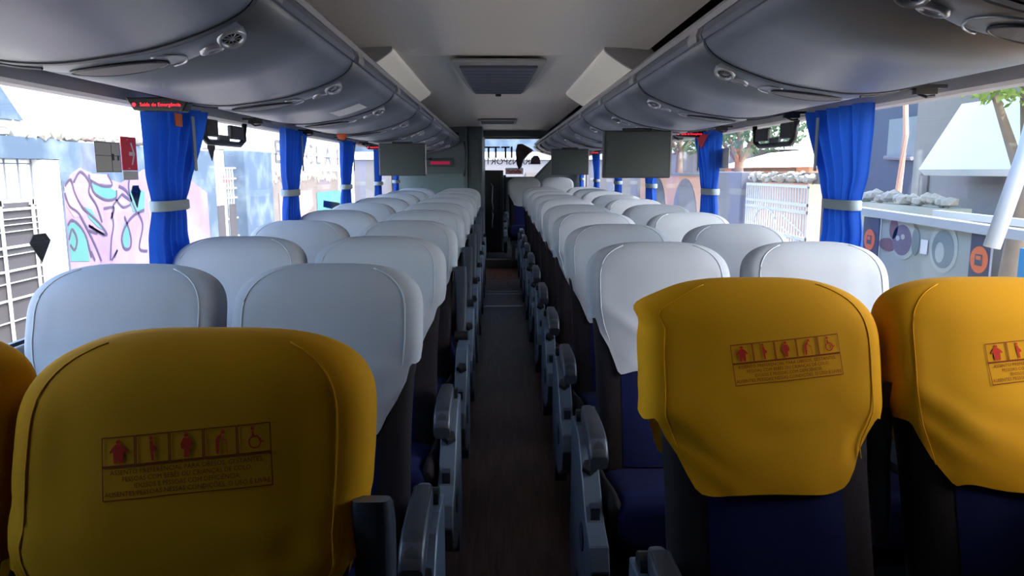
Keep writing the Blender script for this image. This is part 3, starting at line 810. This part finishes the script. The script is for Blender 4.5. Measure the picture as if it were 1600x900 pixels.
m = MB(); m.tube([(-.10, -.02, 1.0), (-.075, -.04, .96), (-.085, -.045, .75), (-.07, -.04, .64), (-.09, -.02, .60)], .007, 6); m.build('metal_handle', M['silver'], t, smooth=True)
m = MB(); m.tube([(-.08, -.02, .58), (-.07, -.04, .55), (-.085, -.045, .42), (-.08, -.02, .36)], .006, 6); m.build('metal_handle', M['silver'], t, smooth=True)
MB().box(.085, .12, .1, .5, 0, 1.12).build('side_partition', M['dark_plastic'], t)
# lettering on the rear window (outside face, so mirrored from inside)
YL = YE+.032
t = thing('window_lettering', 'large dark and small grey mirrored lettering on the rear window glass', 'lettering', (0, YL, 0))
for px, wpx in ((764, 13), (775, 13), (790, 13)):
    x = (px-778)*YL/1155; m = MB(); s = YL/1155
    zt2 = CAMZ+(267-230)*s; zb2 = CAMZ+(267-247.5)*s
    m.box(x-.014, x+.014, 0, .002, zb2, zt2); m.box(x-wpx*s/2, x+wpx*s/2, 0, .002, zt2-.022, zt2); m.build('letter', M['black'], t)
x = (799.5-778)*YL/1155; MB().box(x-.014, x+.014, 0, .002, CAMZ+19.5*YL/1155, CAMZ+37*YL/1155).build('letter', M['black'], t)
o = link('company_word', font_mesh('TRANSPORTES', .135, mat('grey_letter_vinyl', (.02, .018, .02), .5), mirror=True), t); o.location = (.13, -.002, CAMZ+.138); o.rotation_euler = (PI/2, 0, 0)
o = thing('window_placard', 'white placard with red script on the rear window', 'placard', (.252, YL+.01, CAMZ-.0))
MB().box(-.135, .135, 0, .004, -.05, .045).build('placard_sheet', M['sign_white'], o)
q = MB(); q.tube([(-.11+.02*i, -.003, -.005+.014*math.sin(i*1.7)) for i in range(12)], .009, 5); q.tube([(-.09, -.003, -.03), (.10, -.003, -.028)], .005, 5); q.build('red_script', M['sign_red'], o)
o = thing('window_emblem', 'dark maroon curved emblem with white edge on the rear window', 'decal', (.27, YL, CAMZ))
mar = mat('maroon_vinyl', (.05, .012, .015), .5)
E = [(0, .30), (.03, .40), (.10, .405), (.22, .345), (.27, .31), (.20, .25), (.12, .16), (.08, .05), (.05, .02), (.015, .10)]
MB().prism(E, 'y', 0, .002).build('emblem_shape', mar, o)
q = MB(); q.tube([(.27, -.001, .305), (.19, -.001, .245), (.12, -.001, .165), (.085, -.001, .05)], .008, 5); q.build('white_edge', M['sign_white'], o)
MB().prism([(.22, .10), (.24, .19), (.28, .23), (.34, .23), (.37, .19), (.38, .10)], 'y', 0, .002).build('emblem_shape', mar, o)

# ------------------------------------------------------------------ outside
def W(px, py, X):
    D = X*1155/(px-778); return (D, CAMZ+(267-py)*D/1155)
E_ = {}
E_['white'] = mat('sunlit_white_plaster', (.75, .77, .76), .9, noise_scale=1.2, amount=.14, bump=.5, bscale=20)
E_['bluegrey'] = mat('blue_grey_plaster', (.05, .08, .125), .9, noise_scale=2.5, col2=(.12, .16, .21), ramp=(.45, .7))  # darkened to put the left street wall's shade into its colour
E_['stone'] = mat('rough_pale_stone', (.50, .46, .40), .95, noise_scale=5, amount=.5, bump=1, bscale=14)
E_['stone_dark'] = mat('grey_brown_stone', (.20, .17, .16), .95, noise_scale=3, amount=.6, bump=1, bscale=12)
E_['tarp'] = mat('grey_mesh_tarp', (.06, .055, .062), .8, noise_scale=2, amount=.35)
E_['wbar'] = mat('white_painted_metal', (.48, .49, .50), .5)
E_['gbar'] = mat('grey_painted_metal', (.16, .17, .20), .5)
E_['lilac'] = mat('lilac_spray_paint', (.17, .12, .25), .85, noise_scale=1.4, col2=(.25, .18, .24), ramp=(.4, .65))  # graffiti paints darkened as well, for the same wall shade
E_['teal'] = mat('teal_spray_paint', (.06, .20, .19), .85, noise_scale=3, amount=.3)
E_['pink'] = mat('pink_spray_paint', (.30, .19, .24), .85, noise_scale=3, amount=.2)
E_['outline'] = mat('dark_purple_outline_paint', (.045, .03, .07), .85)
E_['pale_bounce_pavement'] = mat('pale_bounce_pavement', (.42, .36, .31), .95, noise_scale=.6, amount=.25)  # ground colour raised and warmed to bounce light up into the bus
E_['peach'] = mat('peach_plaster', (.52, .29, .20), .9, noise_scale=1.5, amount=.25)
E_['beige'] = mat('beige_grey_plaster', (.25, .225, .21), .9, noise_scale=1, amount=.25)
E_['slate'] = mat('slate_blue_cladding', (.05, .065, .095), .7, noise_scale=1.3, amount=.25)
E_['greyw'] = mat('grey_plaster', (.17, .165, .18), .9, noise_scale=1.6, amount=.3)
E_['bark'] = mat('pale_bark', (.24, .17, .12), .9, noise_scale=8, amount=.4)
E_['leaf'] = mat('green_leaves', (.13, .22, .04), .7, noise_scale=4, col2=(.30, .38, .08), trans=.35)
E_['leafd'] = mat('grey_green_leaves', (.06, .12, .06), .7, noise_scale=4, amount=.5, trans=.25)
E_['post_blue'] = mat('dark_blue_poster', (.045, .055, .10), .5)
E_['sky_blue'] = mat('sky_blue_poster', (.03, .28, .55), .5, noise_scale=4, col2=(.5, .75, .8), ramp=(.55, .62))
E_['mural'] = mat('faded_green_mural', (.33, .37, .32), .9, noise_scale=2, col2=(.44, .38, .32), ramp=(.4, .65))

struct(MB().box(-40, 40, -20, 70, -1.45, -1.32).build('ground', E_['pale_bounce_pavement']))

# --- left side: street wall with gate
XW = -5.0
t = thing('boundary_wall', 'blue grey plastered wall with graffiti outside the left windows', 'wall', (0, 0, 0))
y0, y1 = 5.2, W(110, 250, XW)[0]
MB().box(XW-.25, XW, y0, y1-.001, 1.49, 1.715).build('lintel', E_['bluegrey'], t)
y2 = W(345, 250, XW)[0]
MB().box(XW-.25, XW, y1, y2, -1.32, 1.70).build('wall_panel', E_['bluegrey'], t)
ymid = W(382, 250, XW)[0]; y3 = W(424, 250, XW)[0]
MB().box(XW-.3, XW+.12, ymid, y3, -1.32, CAMZ+.40).build('grey_pillar', E_['bluegrey'], t, bevel=.03)
rnd = random.Random(3)
stone_meshes = []
for k in range(6):
    m = MB(); bmq = bmesh.new(); bmesh.ops.create_icosphere(bmq, subdivisions=1, radius=1)
    for v in bmq.verts: v.co = Vector((v.co.x*rnd.uniform(.8, 1.1), v.co.y*rnd.uniform(.8, 1.1), v.co.z*rnd.uniform(.6, 1)))*rnd.uniform(.9, 1.1)
    me = bpy.data.meshes.new('stone'); bmq.to_mesh(me); bmq.free(); me.materials.append(E_['stone']); stone_meshes.append(me)
yy = y0
while yy < y2-.5:
    for row in range(2):
        s = rnd.uniform(.05, .085); o = link('stone', rnd.choice(stone_meshes), t); o.scale = (s*1.4, s*1.3, s)
        o.location = (XW-.06-.1*row+rnd.uniform(-.02, .02), yy+rnd.uniform(-.03, .03), 1.735+row*.03+rnd.uniform(0, .05)); o.rotation_euler = (rnd.random(), rnd.random(), rnd.random()*6)
    yy += .145
# graffiti: painted shapes on the wall face
def paint(pts, m, off, name='painted_shape'):
    q = [W(x, y, XW) for x, y in pts]
    MB().prism(q, 'x', XW+off, XW+off+.002).build(name, m, t)
paint([(112, 300), (125, 272), (140, 262), (160, 272), (200, 285), (235, 265), (255, 262), (300, 275), (330, 300), (332, 405), (332, 470), (112, 470)], E_['lilac'], .002)
paint([(152, 280), (165, 290), (182, 292), (192, 298), (190, 308), (175, 311), (158, 300)], E_['teal'], .006)
paint([(155, 271), (180, 272), (188, 288), (166, 286), (154, 279)], E_['pink'], .006)
paint([(113, 288), (122, 282), (132, 312), (140, 335), (124, 338), (114, 320)], E_['pink'], .006)
paint([(113, 350), (128, 342), (140, 372), (142, 406), (113, 406)], E_['teal'], .006)
paint([(142, 322), (152, 326), (160, 345), (168, 358), (158, 352), (146, 338)], E_['teal'], .006)
paint([(194, 385), (200, 345), (207, 360), (205, 380), (200, 386)], E_['teal'], .006)
paint([(208, 300), (222, 290), (235, 300), (232, 330), (215, 330)], E_['teal'], .006)
paint([(238, 310), (262, 300), (300, 330), (310, 380), (260, 400), (240, 380)], E_['pink'], .005)
def line(pts, r=.030):
    q = catmull([W(x, y, XW) for x, y in pts], 5)
    m = MB(); rows = []
    for i, p in enumerate(q):
        a = q[max(i-1, 0)]; b = q[min(i+1, len(q)-1)]; dx, dz = b[0]-a[0], b[1]-a[1]; L = math.hypot(dx, dz)+1e-9
        nx, nz = -dz/L*r/2, dx/L*r/2
        rows.append([(XW+.010, p[0]+nx, p[1]+nz), (XW+.010, p[0]-nx, p[1]-nz)])
    m.grid(rows); m.build('spray_line', E_['outline'], t)
for L_ in ([(152, 272), (155, 282), (172, 290), (186, 288), (180, 272)], [(154, 282), (158, 300), (175, 311), (190, 308), (192, 296)],
           [(114, 290), (124, 280), (128, 300), (138, 322), (160, 345), (172, 364), (160, 360), (145, 350), (168, 366)],
           [(128, 284), (140, 268), (152, 284), (150, 300), (160, 320), (166, 345)], [(113, 300), (118, 320), (130, 330), (138, 345), (152, 380), (160, 406)],
           [(113, 350), (120, 342), (132, 352), (140, 370), (145, 400)], [(113, 372), (119, 356), (125, 372), (120, 388), (114, 380)],
           [(170, 324), (186, 323), (180, 340), (185, 324), (186, 318), (200, 302)], [(200, 302), (214, 312), (206, 296), (196, 290)],
           [(182, 330), (183, 350), (178, 372), (174, 404)], [(232, 326), (215, 335), (202, 350), (194, 370), (197, 386), (206, 384), (208, 366), (201, 336)],
           [(215, 272), (211, 290), (213, 310), (220, 330)], [(222, 330), (228, 350), (220, 385), (232, 390)], [(145, 358), (157, 362), (150, 352)],
           [(176, 404), (186, 388), (180, 400)], [(244, 300), (262, 310), (280, 305), (298, 315), (290, 330), (270, 325)], [(145, 390), (150, 405)], [(190, 310), (200, 322), (212, 318)]):
    line(L_, .032 if L_[0][0] < 200 else .038)
# gate
g = thing('street_gate', 'gate with dark tarps behind white bars under the blue grey lintel', 'gate', (XW, 0, 0))
yb = y1-.35
for i in range(14):
    y = y0+.2+i*(yb-y0-.2)/13; MB().box(-.12, -.105, y, y+.014, 1.07, 1.50).build('upper_bar', E_['gbar'], g)
MB().box(-.125, -.10, y0, yb, 1.43, 1.445).build('top_rail', E_['gbar'], g)
MB().box(-.125, -.10, y0, yb, 1.06, 1.075).build('bottom_rail', E_['gbar'], g)
for i in range(5):
    a = y0+i*(yb-y0)/5; MB().box(-.10, -.08, a+.01, a+(yb-y0)/5-.01, -1.1, 1.03).build('tarp_panel', E_['tarp'], g, bevel=.004)
for z, h_ in ((.95, .025), (.86, .008), (.80, .008), (.73, .008), (.56, .025), (.49, .008), (.32, .02), (.2, .01), (.02, .02), (-.2, .01)):
    MB().box(-.075, -.06, y0, yb, z, z+h_).build('cross_bar', E_['wbar'], g)
for i in range(6):
    y = y0+.3+i*.53; MB().box(-.06, -.04, y, y+.03, -1.1, 1.06).build('upright', E_['wbar'], g)
    MB().prism([(y-.03, 1.0), (y+.06, 1.0), (y+.015, 1.10)], 'x', -.06, -.04).build('spear_tip', E_['wbar'], g)
MB().box(-.16, .0, yb+.02, y1-.01, -1.32, 1.48).build('gate_post', E_['white'], g)
# second gate between graffiti wall and pillar
g = thing('lattice_gate', 'white lattice gate with grey tarps left of the grey pillar outside', 'gate', (XW, 0, 0))
ya, yb2 = y2+.02, ymid-.02
for i in range(9):
    y = ya+i*(yb2-ya)/9; MB().box(-.1, -.08, y, y+.03, -1.3, 1.42).build('upright', E_['wbar'], g)
for z in (1.40, 1.2, 1.02, .84, .45, .1): MB().box(-.08, -.06, ya, yb2, z, z+.03).build('cross_bar', E_['wbar'], g)
for i in range(2):
    a = ya+.1+i*(yb2-ya)/2; MB().box(-.05, -.04, a, a+(yb2-ya)/2-.25, -1.2, .74).build('tarp_panel', E_['tarp'], g)
o = thing('sale_plaque', 'small red plaque behind the white lattice gate', 'plaque', (XW-.2, ya+.8, 1.12)); MB().box(0, .02, 0, .35, 0, .16).build('plaque_sheet', M['sign_red'], o)
# stone wall farther on
s = thing('stone_wall', 'rubble stone wall with turquoise graffiti beyond the grey pillar', 'wall', (XW, 0, 0))
MB().box(-.3, 0, y3+.02, 23.5, -1.32, 1.36).build('wall_core', E_['stone_dark'], s)
for i in range(34):
    y = y3+.2+i*.2; sc_ = rnd.uniform(.09, .15)
    o = link('stone', stone_meshes[i % 6], s); o.scale = (sc_*.5, sc_*1.2, sc_); o.location = (0, y, 1.22+rnd.uniform(-.12, .12)); o.rotation_euler = (rnd.random()*6, 0, 0)
for (pts, m) in (([(498, 300), (535, 296), (535, 345), (498, 345)], 'teal'), ([(440, 300), (490, 296), (492, 320), (470, 345), (440, 345)], 'pink'), ([(508, 312), (533, 316), (531, 328), (507, 322)], 'white'), ([(566, 288), (574, 287), (574, 320), (566, 322)], 'lilac')):
    MB().prism([W(x, y, XW) for x, y in pts], 'x', .008, .014).build('painted_shape', E_[m], s)
p_ = [W(x, y, XW) for x, y in ((575, 230), (588, 230), (588, 320), (575, 320))]
tag(MB().box(XW+.02, XW+.4, p_[0][0], p_[1][0]-.6, -1.32, 3.6).build('pink_column', mat('pale_pink_plaster', (.36, .27, .25), .9)), 'tall pale pink column beyond the third left curtain', 'column')
# sunlit white building behind
XB = -7.6
b_ = thing('white_building', 'sunlit white building wall with faded capital letters above the stone wall', 'building', (XB, 0, 0))
MB().box(-.3, 0, 3, 60, -1.32, 3.6).build('facade', E_['white'], b_)
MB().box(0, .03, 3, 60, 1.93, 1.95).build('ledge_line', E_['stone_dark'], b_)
MB().box(0, .02, 3, 60, 1.96, 2.12).build('ledge', E_['white'], b_)
MB().prism([(8, 2.15), (12.2, 2.15), (11.6, 2.75), (8, 3.0)], 'x', 0, .05).build('roof_patch', E_['bluegrey'], b_)
MB().prism([(8, 1.55), (12.9, 1.55), (12.4, 1.86), (8, 1.9)], 'x', 0, .05).build('wall_patch', E_['bluegrey'], b_)
inkg = mat('faded_grey_lettering', (.085, .085, .095), .9)
for ch, px in (('E', 441), ('C', 489), ('L', 502), ('A', 517), ('I', 532), ('R', 571)):
    D = XB*1155/(px-778); o = link('letter', font_mesh(ch, 1.15, inkg), b_); o.rotation_euler = (PI/2, 0, PI/2)
    o.location = (.03, D, CAMZ+.62); o.scale = (1.5, 1, 1) if px < 520 else (2.2, 1, 1)
for i in range(3): MB().box(.0, .06, 18+i*6, 18.25+i*6, -1.3, 3.5).build('pilaster', E_['white'], b_)

# --- right side
def R(px, py, X): return W(px, py, X)
# bus shelter
t = thing('bus_shelter', 'bus stop shelter with white beam and printed glass panels outside the nearest right window', 'bus shelter', (0, 0, 0))
XSH = 3.0
A = R(1345, 322, XSH); B = R(1575, 358, XSH)
def sbeam(xa, xb, a, b, th, name, m, par):
    mm = MB(); mm.add([(xa, a[0], a[1]), (xb, a[0], a[1]), (xb, b[0], b[1]), (xa, b[0], b[1]), (xa, a[0], a[1]-th), (xb, a[0], a[1]-th), (xb, b[0], b[1]-th), (xa, b[0], b[1]-th)],
                      [(0,1,2,3), (7,6,5,4), (0,4,5,1), (3,2,6,7), (0,3,7,4), (1,5,6,2)]); return mm.build(name, m, par)
sbeam(XSH, XSH+.08, (A[0]+.5, A[1]), (B[0]-.5, B[1]), .06, 'beam', E_['wbar'], t)
sbeam(XSH+.5, XSH+.56, (A[0]-.2, A[1]-.02), (B[0]+.2, B[1]+.02), .05, 'beam', E_['wbar'], t)
zb = A[1]-.06
for (pa, pb) in ((1350, 1374), (1523, 1556)):
    a = R(pa, 330, XSH)[0]; b = R(pb, 330, XSH)[0]
    pn = MB().box(XSH+.02, XSH+.035, b, a, -.6, zb-.02).build('info_panel', E_['post_blue'], t)
    c = (a+b)/2; r = .11*(a-b)/.35+.03; r = min(.085, r)
    MB().disc((XSH+.018, c, zb-.20), (-1, 0, 0), r, 20, .003).build('orange_disc', M['orange'], pn)
    MB().box(XSH+.012, XSH+.014, c-.035, c+.035, zb-.235, zb-.165).build('bus_icon', E_['post_blue'], pn)
    MB().box(XSH+.010, XSH+.012, c-.022, c+.022, zb-.20, zb-.175).build('bus_icon_window', M['orange'], pn)
    MB().box(XSH+.016, XSH+.018, c-.05, c+.05, zb-.43, zb-.33).build('icon_square', M['sign_white'], pn)
    wi = MB(); wi.tube([(XSH+.014, c+.012+.02*math.cos(q*PI/9), zb-.395+.02*math.sin(q*PI/9)) for q in range(5, 22)], .004, 5)
    wi.tube([(XSH+.014, c+.012, zb-.345), (XSH+.014, c+.012, zb-.38), (XSH+.014, c-.015, zb-.38), (XSH+.014, c-.025, zb-.405)], .004, 5); wi.build('wheelchair_icon', E_['post_blue'], pn)
ga, gb = R(1556, 330, XSH)[0], R(1345, 330, XSH)[0]
MB().box(XSH+.04, XSH+.046, R(1523, 330, XSH)[0], R(1374, 330, XSH)[0], -.6, zb-.01).build('glass_panel', mat('frosted_film_glass', (.40, .45, .42), .35, noise_scale=3, amount=.3), t)
def spot(px, py, rx, rz, m, off, nm):
    y, z = R(px, py, XSH+.03); mm = MB(); mm.add([(XSH+.034-off, y+rx*math.cos(2*PI*k/24), z+rz*math.sin(2*PI*k/24)) for k in range(24)]+[(XSH+.038, y+rx*math.cos(2*PI*k/24), z+rz*math.sin(2*PI*k/24)) for k in range(24)],
        [tuple(range(24)), tuple(range(24, 48))[::-1]]+[(k, (k+1) % 24, (k+1) % 24+24, k+24) for k in range(24)]); mm.build(nm, m, t)
pur = mat('faded_purple_print', (.15, .12, .18), .5); mid_ = mat('pale_green_print', (.45, .50, .47), .5, noise_scale=5, amount=.2); tl = mat('grey_teal_print', (.18, .25, .27), .5, noise_scale=5, amount=.3); brn = mat('faded_maroon_print', (.16, .08, .09), .5)
spot(1418, 372, .17, .16, mid_, 0, 'printed_disc'); spot(1416, 375, .13, .115, pur, .003, 'printed_disc'); spot(1418, 370, .025, .02, mid_, .006, 'printed_dot'); spot(1410, 372, .025, .02, mid_, .006, 'printed_dot')
spot(1402, 357, .06, .08, brn, .003, 'printed_disc'); spot(1393, 382, .12, .05, brn, .002, 'printed_disc')
spot(1483, 388, .16, .17, mid_, 0, 'printed_disc'); spot(1483, 390, .125, .13, tl, .003, 'printed_disc'); spot(1479, 395, .05, .07, mid_, .006, 'printed_dot'); spot(1438, 378, .05, .10, tl, .002, 'printed_disc')
y, z = R(1453, 386, XSH+.03); MB().box(XSH+.028, XSH+.032, y-.04, y+.04, z-.05, z+.05).build('white_note', M['sign_white'], t)
tag(MB().tube([(2.75, 2.75*1155/(1562-778), CAMZ-.42), (2.9, 2.9*1155/(1600-778), CAMZ+.1), (3.0, 3.0*1155/(1640-778), CAMZ+.9)], .045, 10).build('white_pole', E_['wbar'], smooth=True), 'leaning white pole at the far right edge outside', 'pole')
tag(MB().box(2.6, 2.63, 3.1, 3.62, -.4, CAMZ-.38).build('blue_poster', E_['sky_blue']), 'sky blue spotted poster at the far right edge outside', 'poster')
# building with awning
b_ = thing('garage_building', 'beige building with bright slanted awning slab outside right', 'building', (0, 0, 0))
XG = 6.2
yl, yr = R(1425, 250, XG)[0], 6.0
MB().box(XG, XG+.4, yr, yl, -1.32, 3.9).build('facade', E_['beige'], b_)
XA = 5.6
ya_ = R(1434, 265, XA)[0]
aw = MB(); P1 = [(XA, CAMZ+.02), (XA+.5, CAMZ+.62+.25), (XA+.6, CAMZ+.62+.2), (XA+.08, CAMZ-.06)]
aw.prism(P1, 'y', 5.5, ya_); aw.build('awning_slab', E_['white'], b_)
y, z = R(1445, 285, XG); MB().box(XG-.03, XG, y-.12, y+.1, z-.28, z+.12).build('wall_slot', E_['stone_dark'], b_)
MB().box(XG-.04, XG, 6.2, 7.6, -.2, .95).build('shutter_panel', E_['greyw'], b_)
MB().box(XG-.05, XG, yr, yl, CAMZ-.62, CAMZ-.56).build('ledge', E_['wbar'], b_)
d_ = thing('slate_building', 'dark slate blue building face behind the nearest right curtain', 'building', (0, 0, 0))
XD = 7.4
MB().box(XD, XD+.3, R(1430, 250, XD)[0], R(1285, 250, XD)[0], -1.32, 4.5).build('facade', E_['slate'], d_)
a = R(1382, 200, XD-.05)[0]; c = R(1425, 200, XD-.05)[0]
MB().box(XD-.05, XD, c, a, CAMZ+.25, CAMZ+.95).build('window_pane', mat('dull_window_pane', (.22, .25, .26), .3, noise_scale=2, amount=.5), d_)
MB().tube([(XD-.08, a, CAMZ+.25), (XD-.08, c, CAMZ+.22)], .04, 6).build('window_ledge', E_['greyw'], d_)
MB().tube([(6.9, R(1402, 300, 6.9)[0], -1.3), (6.9, R(1405, 300, 6.9)[0], CAMZ-.3), (6.85, R(1412, 300, 6.85)[0]+.05, CAMZ+.6), (6.8, R(1412, 300, 6.8)[0]+.2, CAMZ+1.5)], [.06, .055, .045, .04], 8).build('orange_pole', E_['peach'], d_)
# low stone wall, gate pillar, white gate
XQ = 5.0
s = thing('low_stone_wall', 'low rubble wall with mural paint outside the right windows', 'wall', (XQ, 0, 0))
MB().box(0, .3, 8.2, R(1290, 300, XQ)[0], -1.32, CAMZ-.42).build('wall_core', E_['mural'], s)
for i in range(16):
    o = link('stone', stone_meshes[i % 6], s); sc_ = rnd.uniform(.08, .13); o.scale = (sc_, sc_, sc_*.8); o.location = (.1, 8.3+i*.15, CAMZ-.36+rnd.uniform(-.03, .05)); o.rotation_euler = (0, 0, rnd.random()*6)
g = thing('white_gate', 'white barred driveway gate behind the seats outside right', 'gate', (XQ, 0, 0))
ga, gb = R(1262, 300, XQ)[0], R(1166, 300, XQ)[0]
zt1 = CAMZ-.26
n_ = 26
for i in range(n_):
    y = ga+(gb-ga)*i/(n_-1); MB().box(0, .02, y, y+.035, -1.2, zt1).build('upright', E_['wbar'], g)
for z in (zt1, zt1-.30, zt1-.42, zt1-.85, -1.1): MB().box(-.015, .03, ga, gb, z-.02, z+.03).build('cross_bar', E_['wbar'], g)
m = MB(); yc_ = ga+(gb-ga)*.62; m.tube([(-.02, yc_+.55*math.cos(q*PI/10), zt1-.72+.30*math.sin(q*PI/10)) for q in range(11)], .018, 6); m.build('arch_bar', E_['wbar'], g, smooth=True)
m = MB()
for q in range(3): m.tube([(-.02, ga+.1, zt1-.75-.2*q), (-.02, ga+1.0, zt1-.5-.2*q)], .015, 5)
m.build('diagonal_bar', E_['wbar'], g)
s = thing('street_wall', 'long stone topped wall with grey pillar and peach panels outside right', 'wall', (XQ, 0, 0))
pa, pb = R(1165, 280, XQ)[0], R(1118, 280, XQ)[0]
MB().box(-.1, .35, pa+.05, pb, -1.32, CAMZ-.02).build('grey_pillar', E_['greyw'], s, bevel=.02)
MB().box(.1, .4, ga-.3, gb, zt1+.05, CAMZ-.03).build('wall_band', E_['stone_dark'], s)
for i in range(40):
    o = link('stone', stone_meshes[i % 6], s); sc_ = rnd.uniform(.10, .16); o.scale = (sc_*.7, sc_, sc_*.5); o.location = (.08, ga+(gb-ga)*i/39, CAMZ-.10+rnd.uniform(-.05, .05)); o.rotation_euler = (rnd.random(), 0, rnd.random()*6)
MB().box(0, .3, pb+.02, 60, -1.32, CAMZ-.12).build('peach_panel', E_['peach'], s)
for i, yq in enumerate((18.5, 22, 26.5, 32)):
    m = MB(); q = [(yq, -1.3)]+[(yq+1.3+1.3*math.cos(PI-PI*k/12), CAMZ-1.35+1.15*math.sin(PI*k/12)) for k in range(13)]+[(yq+2.6, -1.3)]
    m.prism(q, 'x', -.02, .0).build('painted_arch', E_['slate'] if i % 2 else E_['greyw'], s)
MB().box(-.05, .35, pb, 60, CAMZ-.13, CAMZ-.06).build('wall_cap', E_['greyw'], s)
hh = thing('peach_house', 'distant peach house with pale roof beyond the white gate', 'house', (9.5, 0, 0))
ya, yb_ = 9.5*1155/(1262-778), 9.5*1155/(1130-778)
MB().box(0, 4, ya, yb_, -1.32, CAMZ+.12).build('house_wall', E_['peach'], hh)
MB().prism([(-.4, CAMZ+.12), (4.3, CAMZ+.12), (4.3, CAMZ+.95), (2.0, CAMZ+.75)], 'y', ya-.3, yb_+.3).build('roof', E_['white'], hh)
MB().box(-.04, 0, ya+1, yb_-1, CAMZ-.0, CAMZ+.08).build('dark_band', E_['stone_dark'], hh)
hh = thing('grey_house', 'distant pale grey building behind the far right curtains', 'house', (9, 0, 0))
MB().box(0, 5, 32, 60, -1.32, CAMZ+.9).build('house_wall', E_['greyw'], hh); MB().box(-.3, 5.3, 31.5, 60.5, CAMZ+.9, CAMZ+1.3).build('roof', E_['white'], hh)
# trees
def leaves(n, c, r, m, name, par, size):
    b = MB(); rr = random.Random(int(n+c[1]*10))
    for _ in range(n):
        while True:
            d = Vector((rr.uniform(-1, 1), rr.uniform(-1, 1), rr.uniform(-1, 1)))
            if d.length < 1: break
        p = Vector(c)+Vector((d.x*r[0], d.y*r[1], d.z*r[2])); a = Vector((rr.uniform(-1, 1), rr.uniform(-1, 1), rr.uniform(-1, 1))).normalized(); e = a.orthogonal().normalized(); f = a.cross(e)
        s = size*rr.uniform(.6, 1.2); b.add([p-e*s, p-f*s*.4, p+e*s, p+f*s*.4], [(0, 1, 2, 3)])
    o = b.build(name, m, par); o['kind'] = 'stuff'; return o
def tree(loc, hgt, r, m, label, n=2500, size=.09, lean=(0, 0)):
    t = thing('tree', label, 'tree', loc, 'street trees outside')
    MB().tube([(0, 0, 0), (lean[0]*.3, lean[1]*.3, hgt*.35), (lean[0]*.7, lean[1]*.7, hgt*.7), (lean[0], lean[1], hgt)], [.22, .17, .12, .05], 8).build('trunk', E_['bark'], t, smooth=True)
    b = MB()
    for k in range(5):
        a = 2*PI*k/5; b.tube([(lean[0]*.7, lean[1]*.7, hgt*.65), (lean[0]+r[0]*.6*math.cos(a), lean[1]+r[1]*.6*math.sin(a), hgt+.2)], [.07, .02], 5)
    b.build('branch', E_['bark'], t)
    leaves(n, (lean[0], lean[1], hgt), r, m, 'foliage', t, size)
    return t
tree((6.8, 21, -1.32), 4.4, (2.2, 2.8, 1.3), E_['leafd'], 'grey green tree seen between the two nearest right curtains', 3500, .12)
tree((6.8, 28, -1.32), 5.0, (2.8, 3.5, 1.7), E_['leafd'], 'distant tree behind the large right monitor', 2500, .16)
tt = tree((4.9, 6.9, -1.32), 3.72, (.9, 1.1, .42), E_['leaf'], 'bright green foliage hanging at the top of the nearest right window, with an added unseen shading crown', 2200, .05, lean=(.35, .3))
leaves(16000, (-1.3, -2.6, 6.2), (2.3, 8.0, .8), E_['leaf'], 'foliage', tt, .15)  # unseen leaf canopy added over the bus to keep sun off right seats
# behind the bus
hh = thing('depot_building', 'pale building front and grey wall seen through the rear window', 'building', (0, 24, 0))
MB().box(-4.6, 4.6, 0, .3, -1.32, CAMZ+.55).build('facade', E_['greyw'], hh); MB().box(-4.6, 4.6, .05, .3, CAMZ+.55, 4.2).build('upper_facade', E_['bluegrey'], hh); MB().box(-4.6, 4.6, -.05, 0, CAMZ+.36, CAMZ+.60).build('white_band', E_['white'], hh)
MB().box(.9, 1.6, -.06, 0, -1.0, CAMZ-.05).build('dark_doorway', E_['stone_dark'], hh)
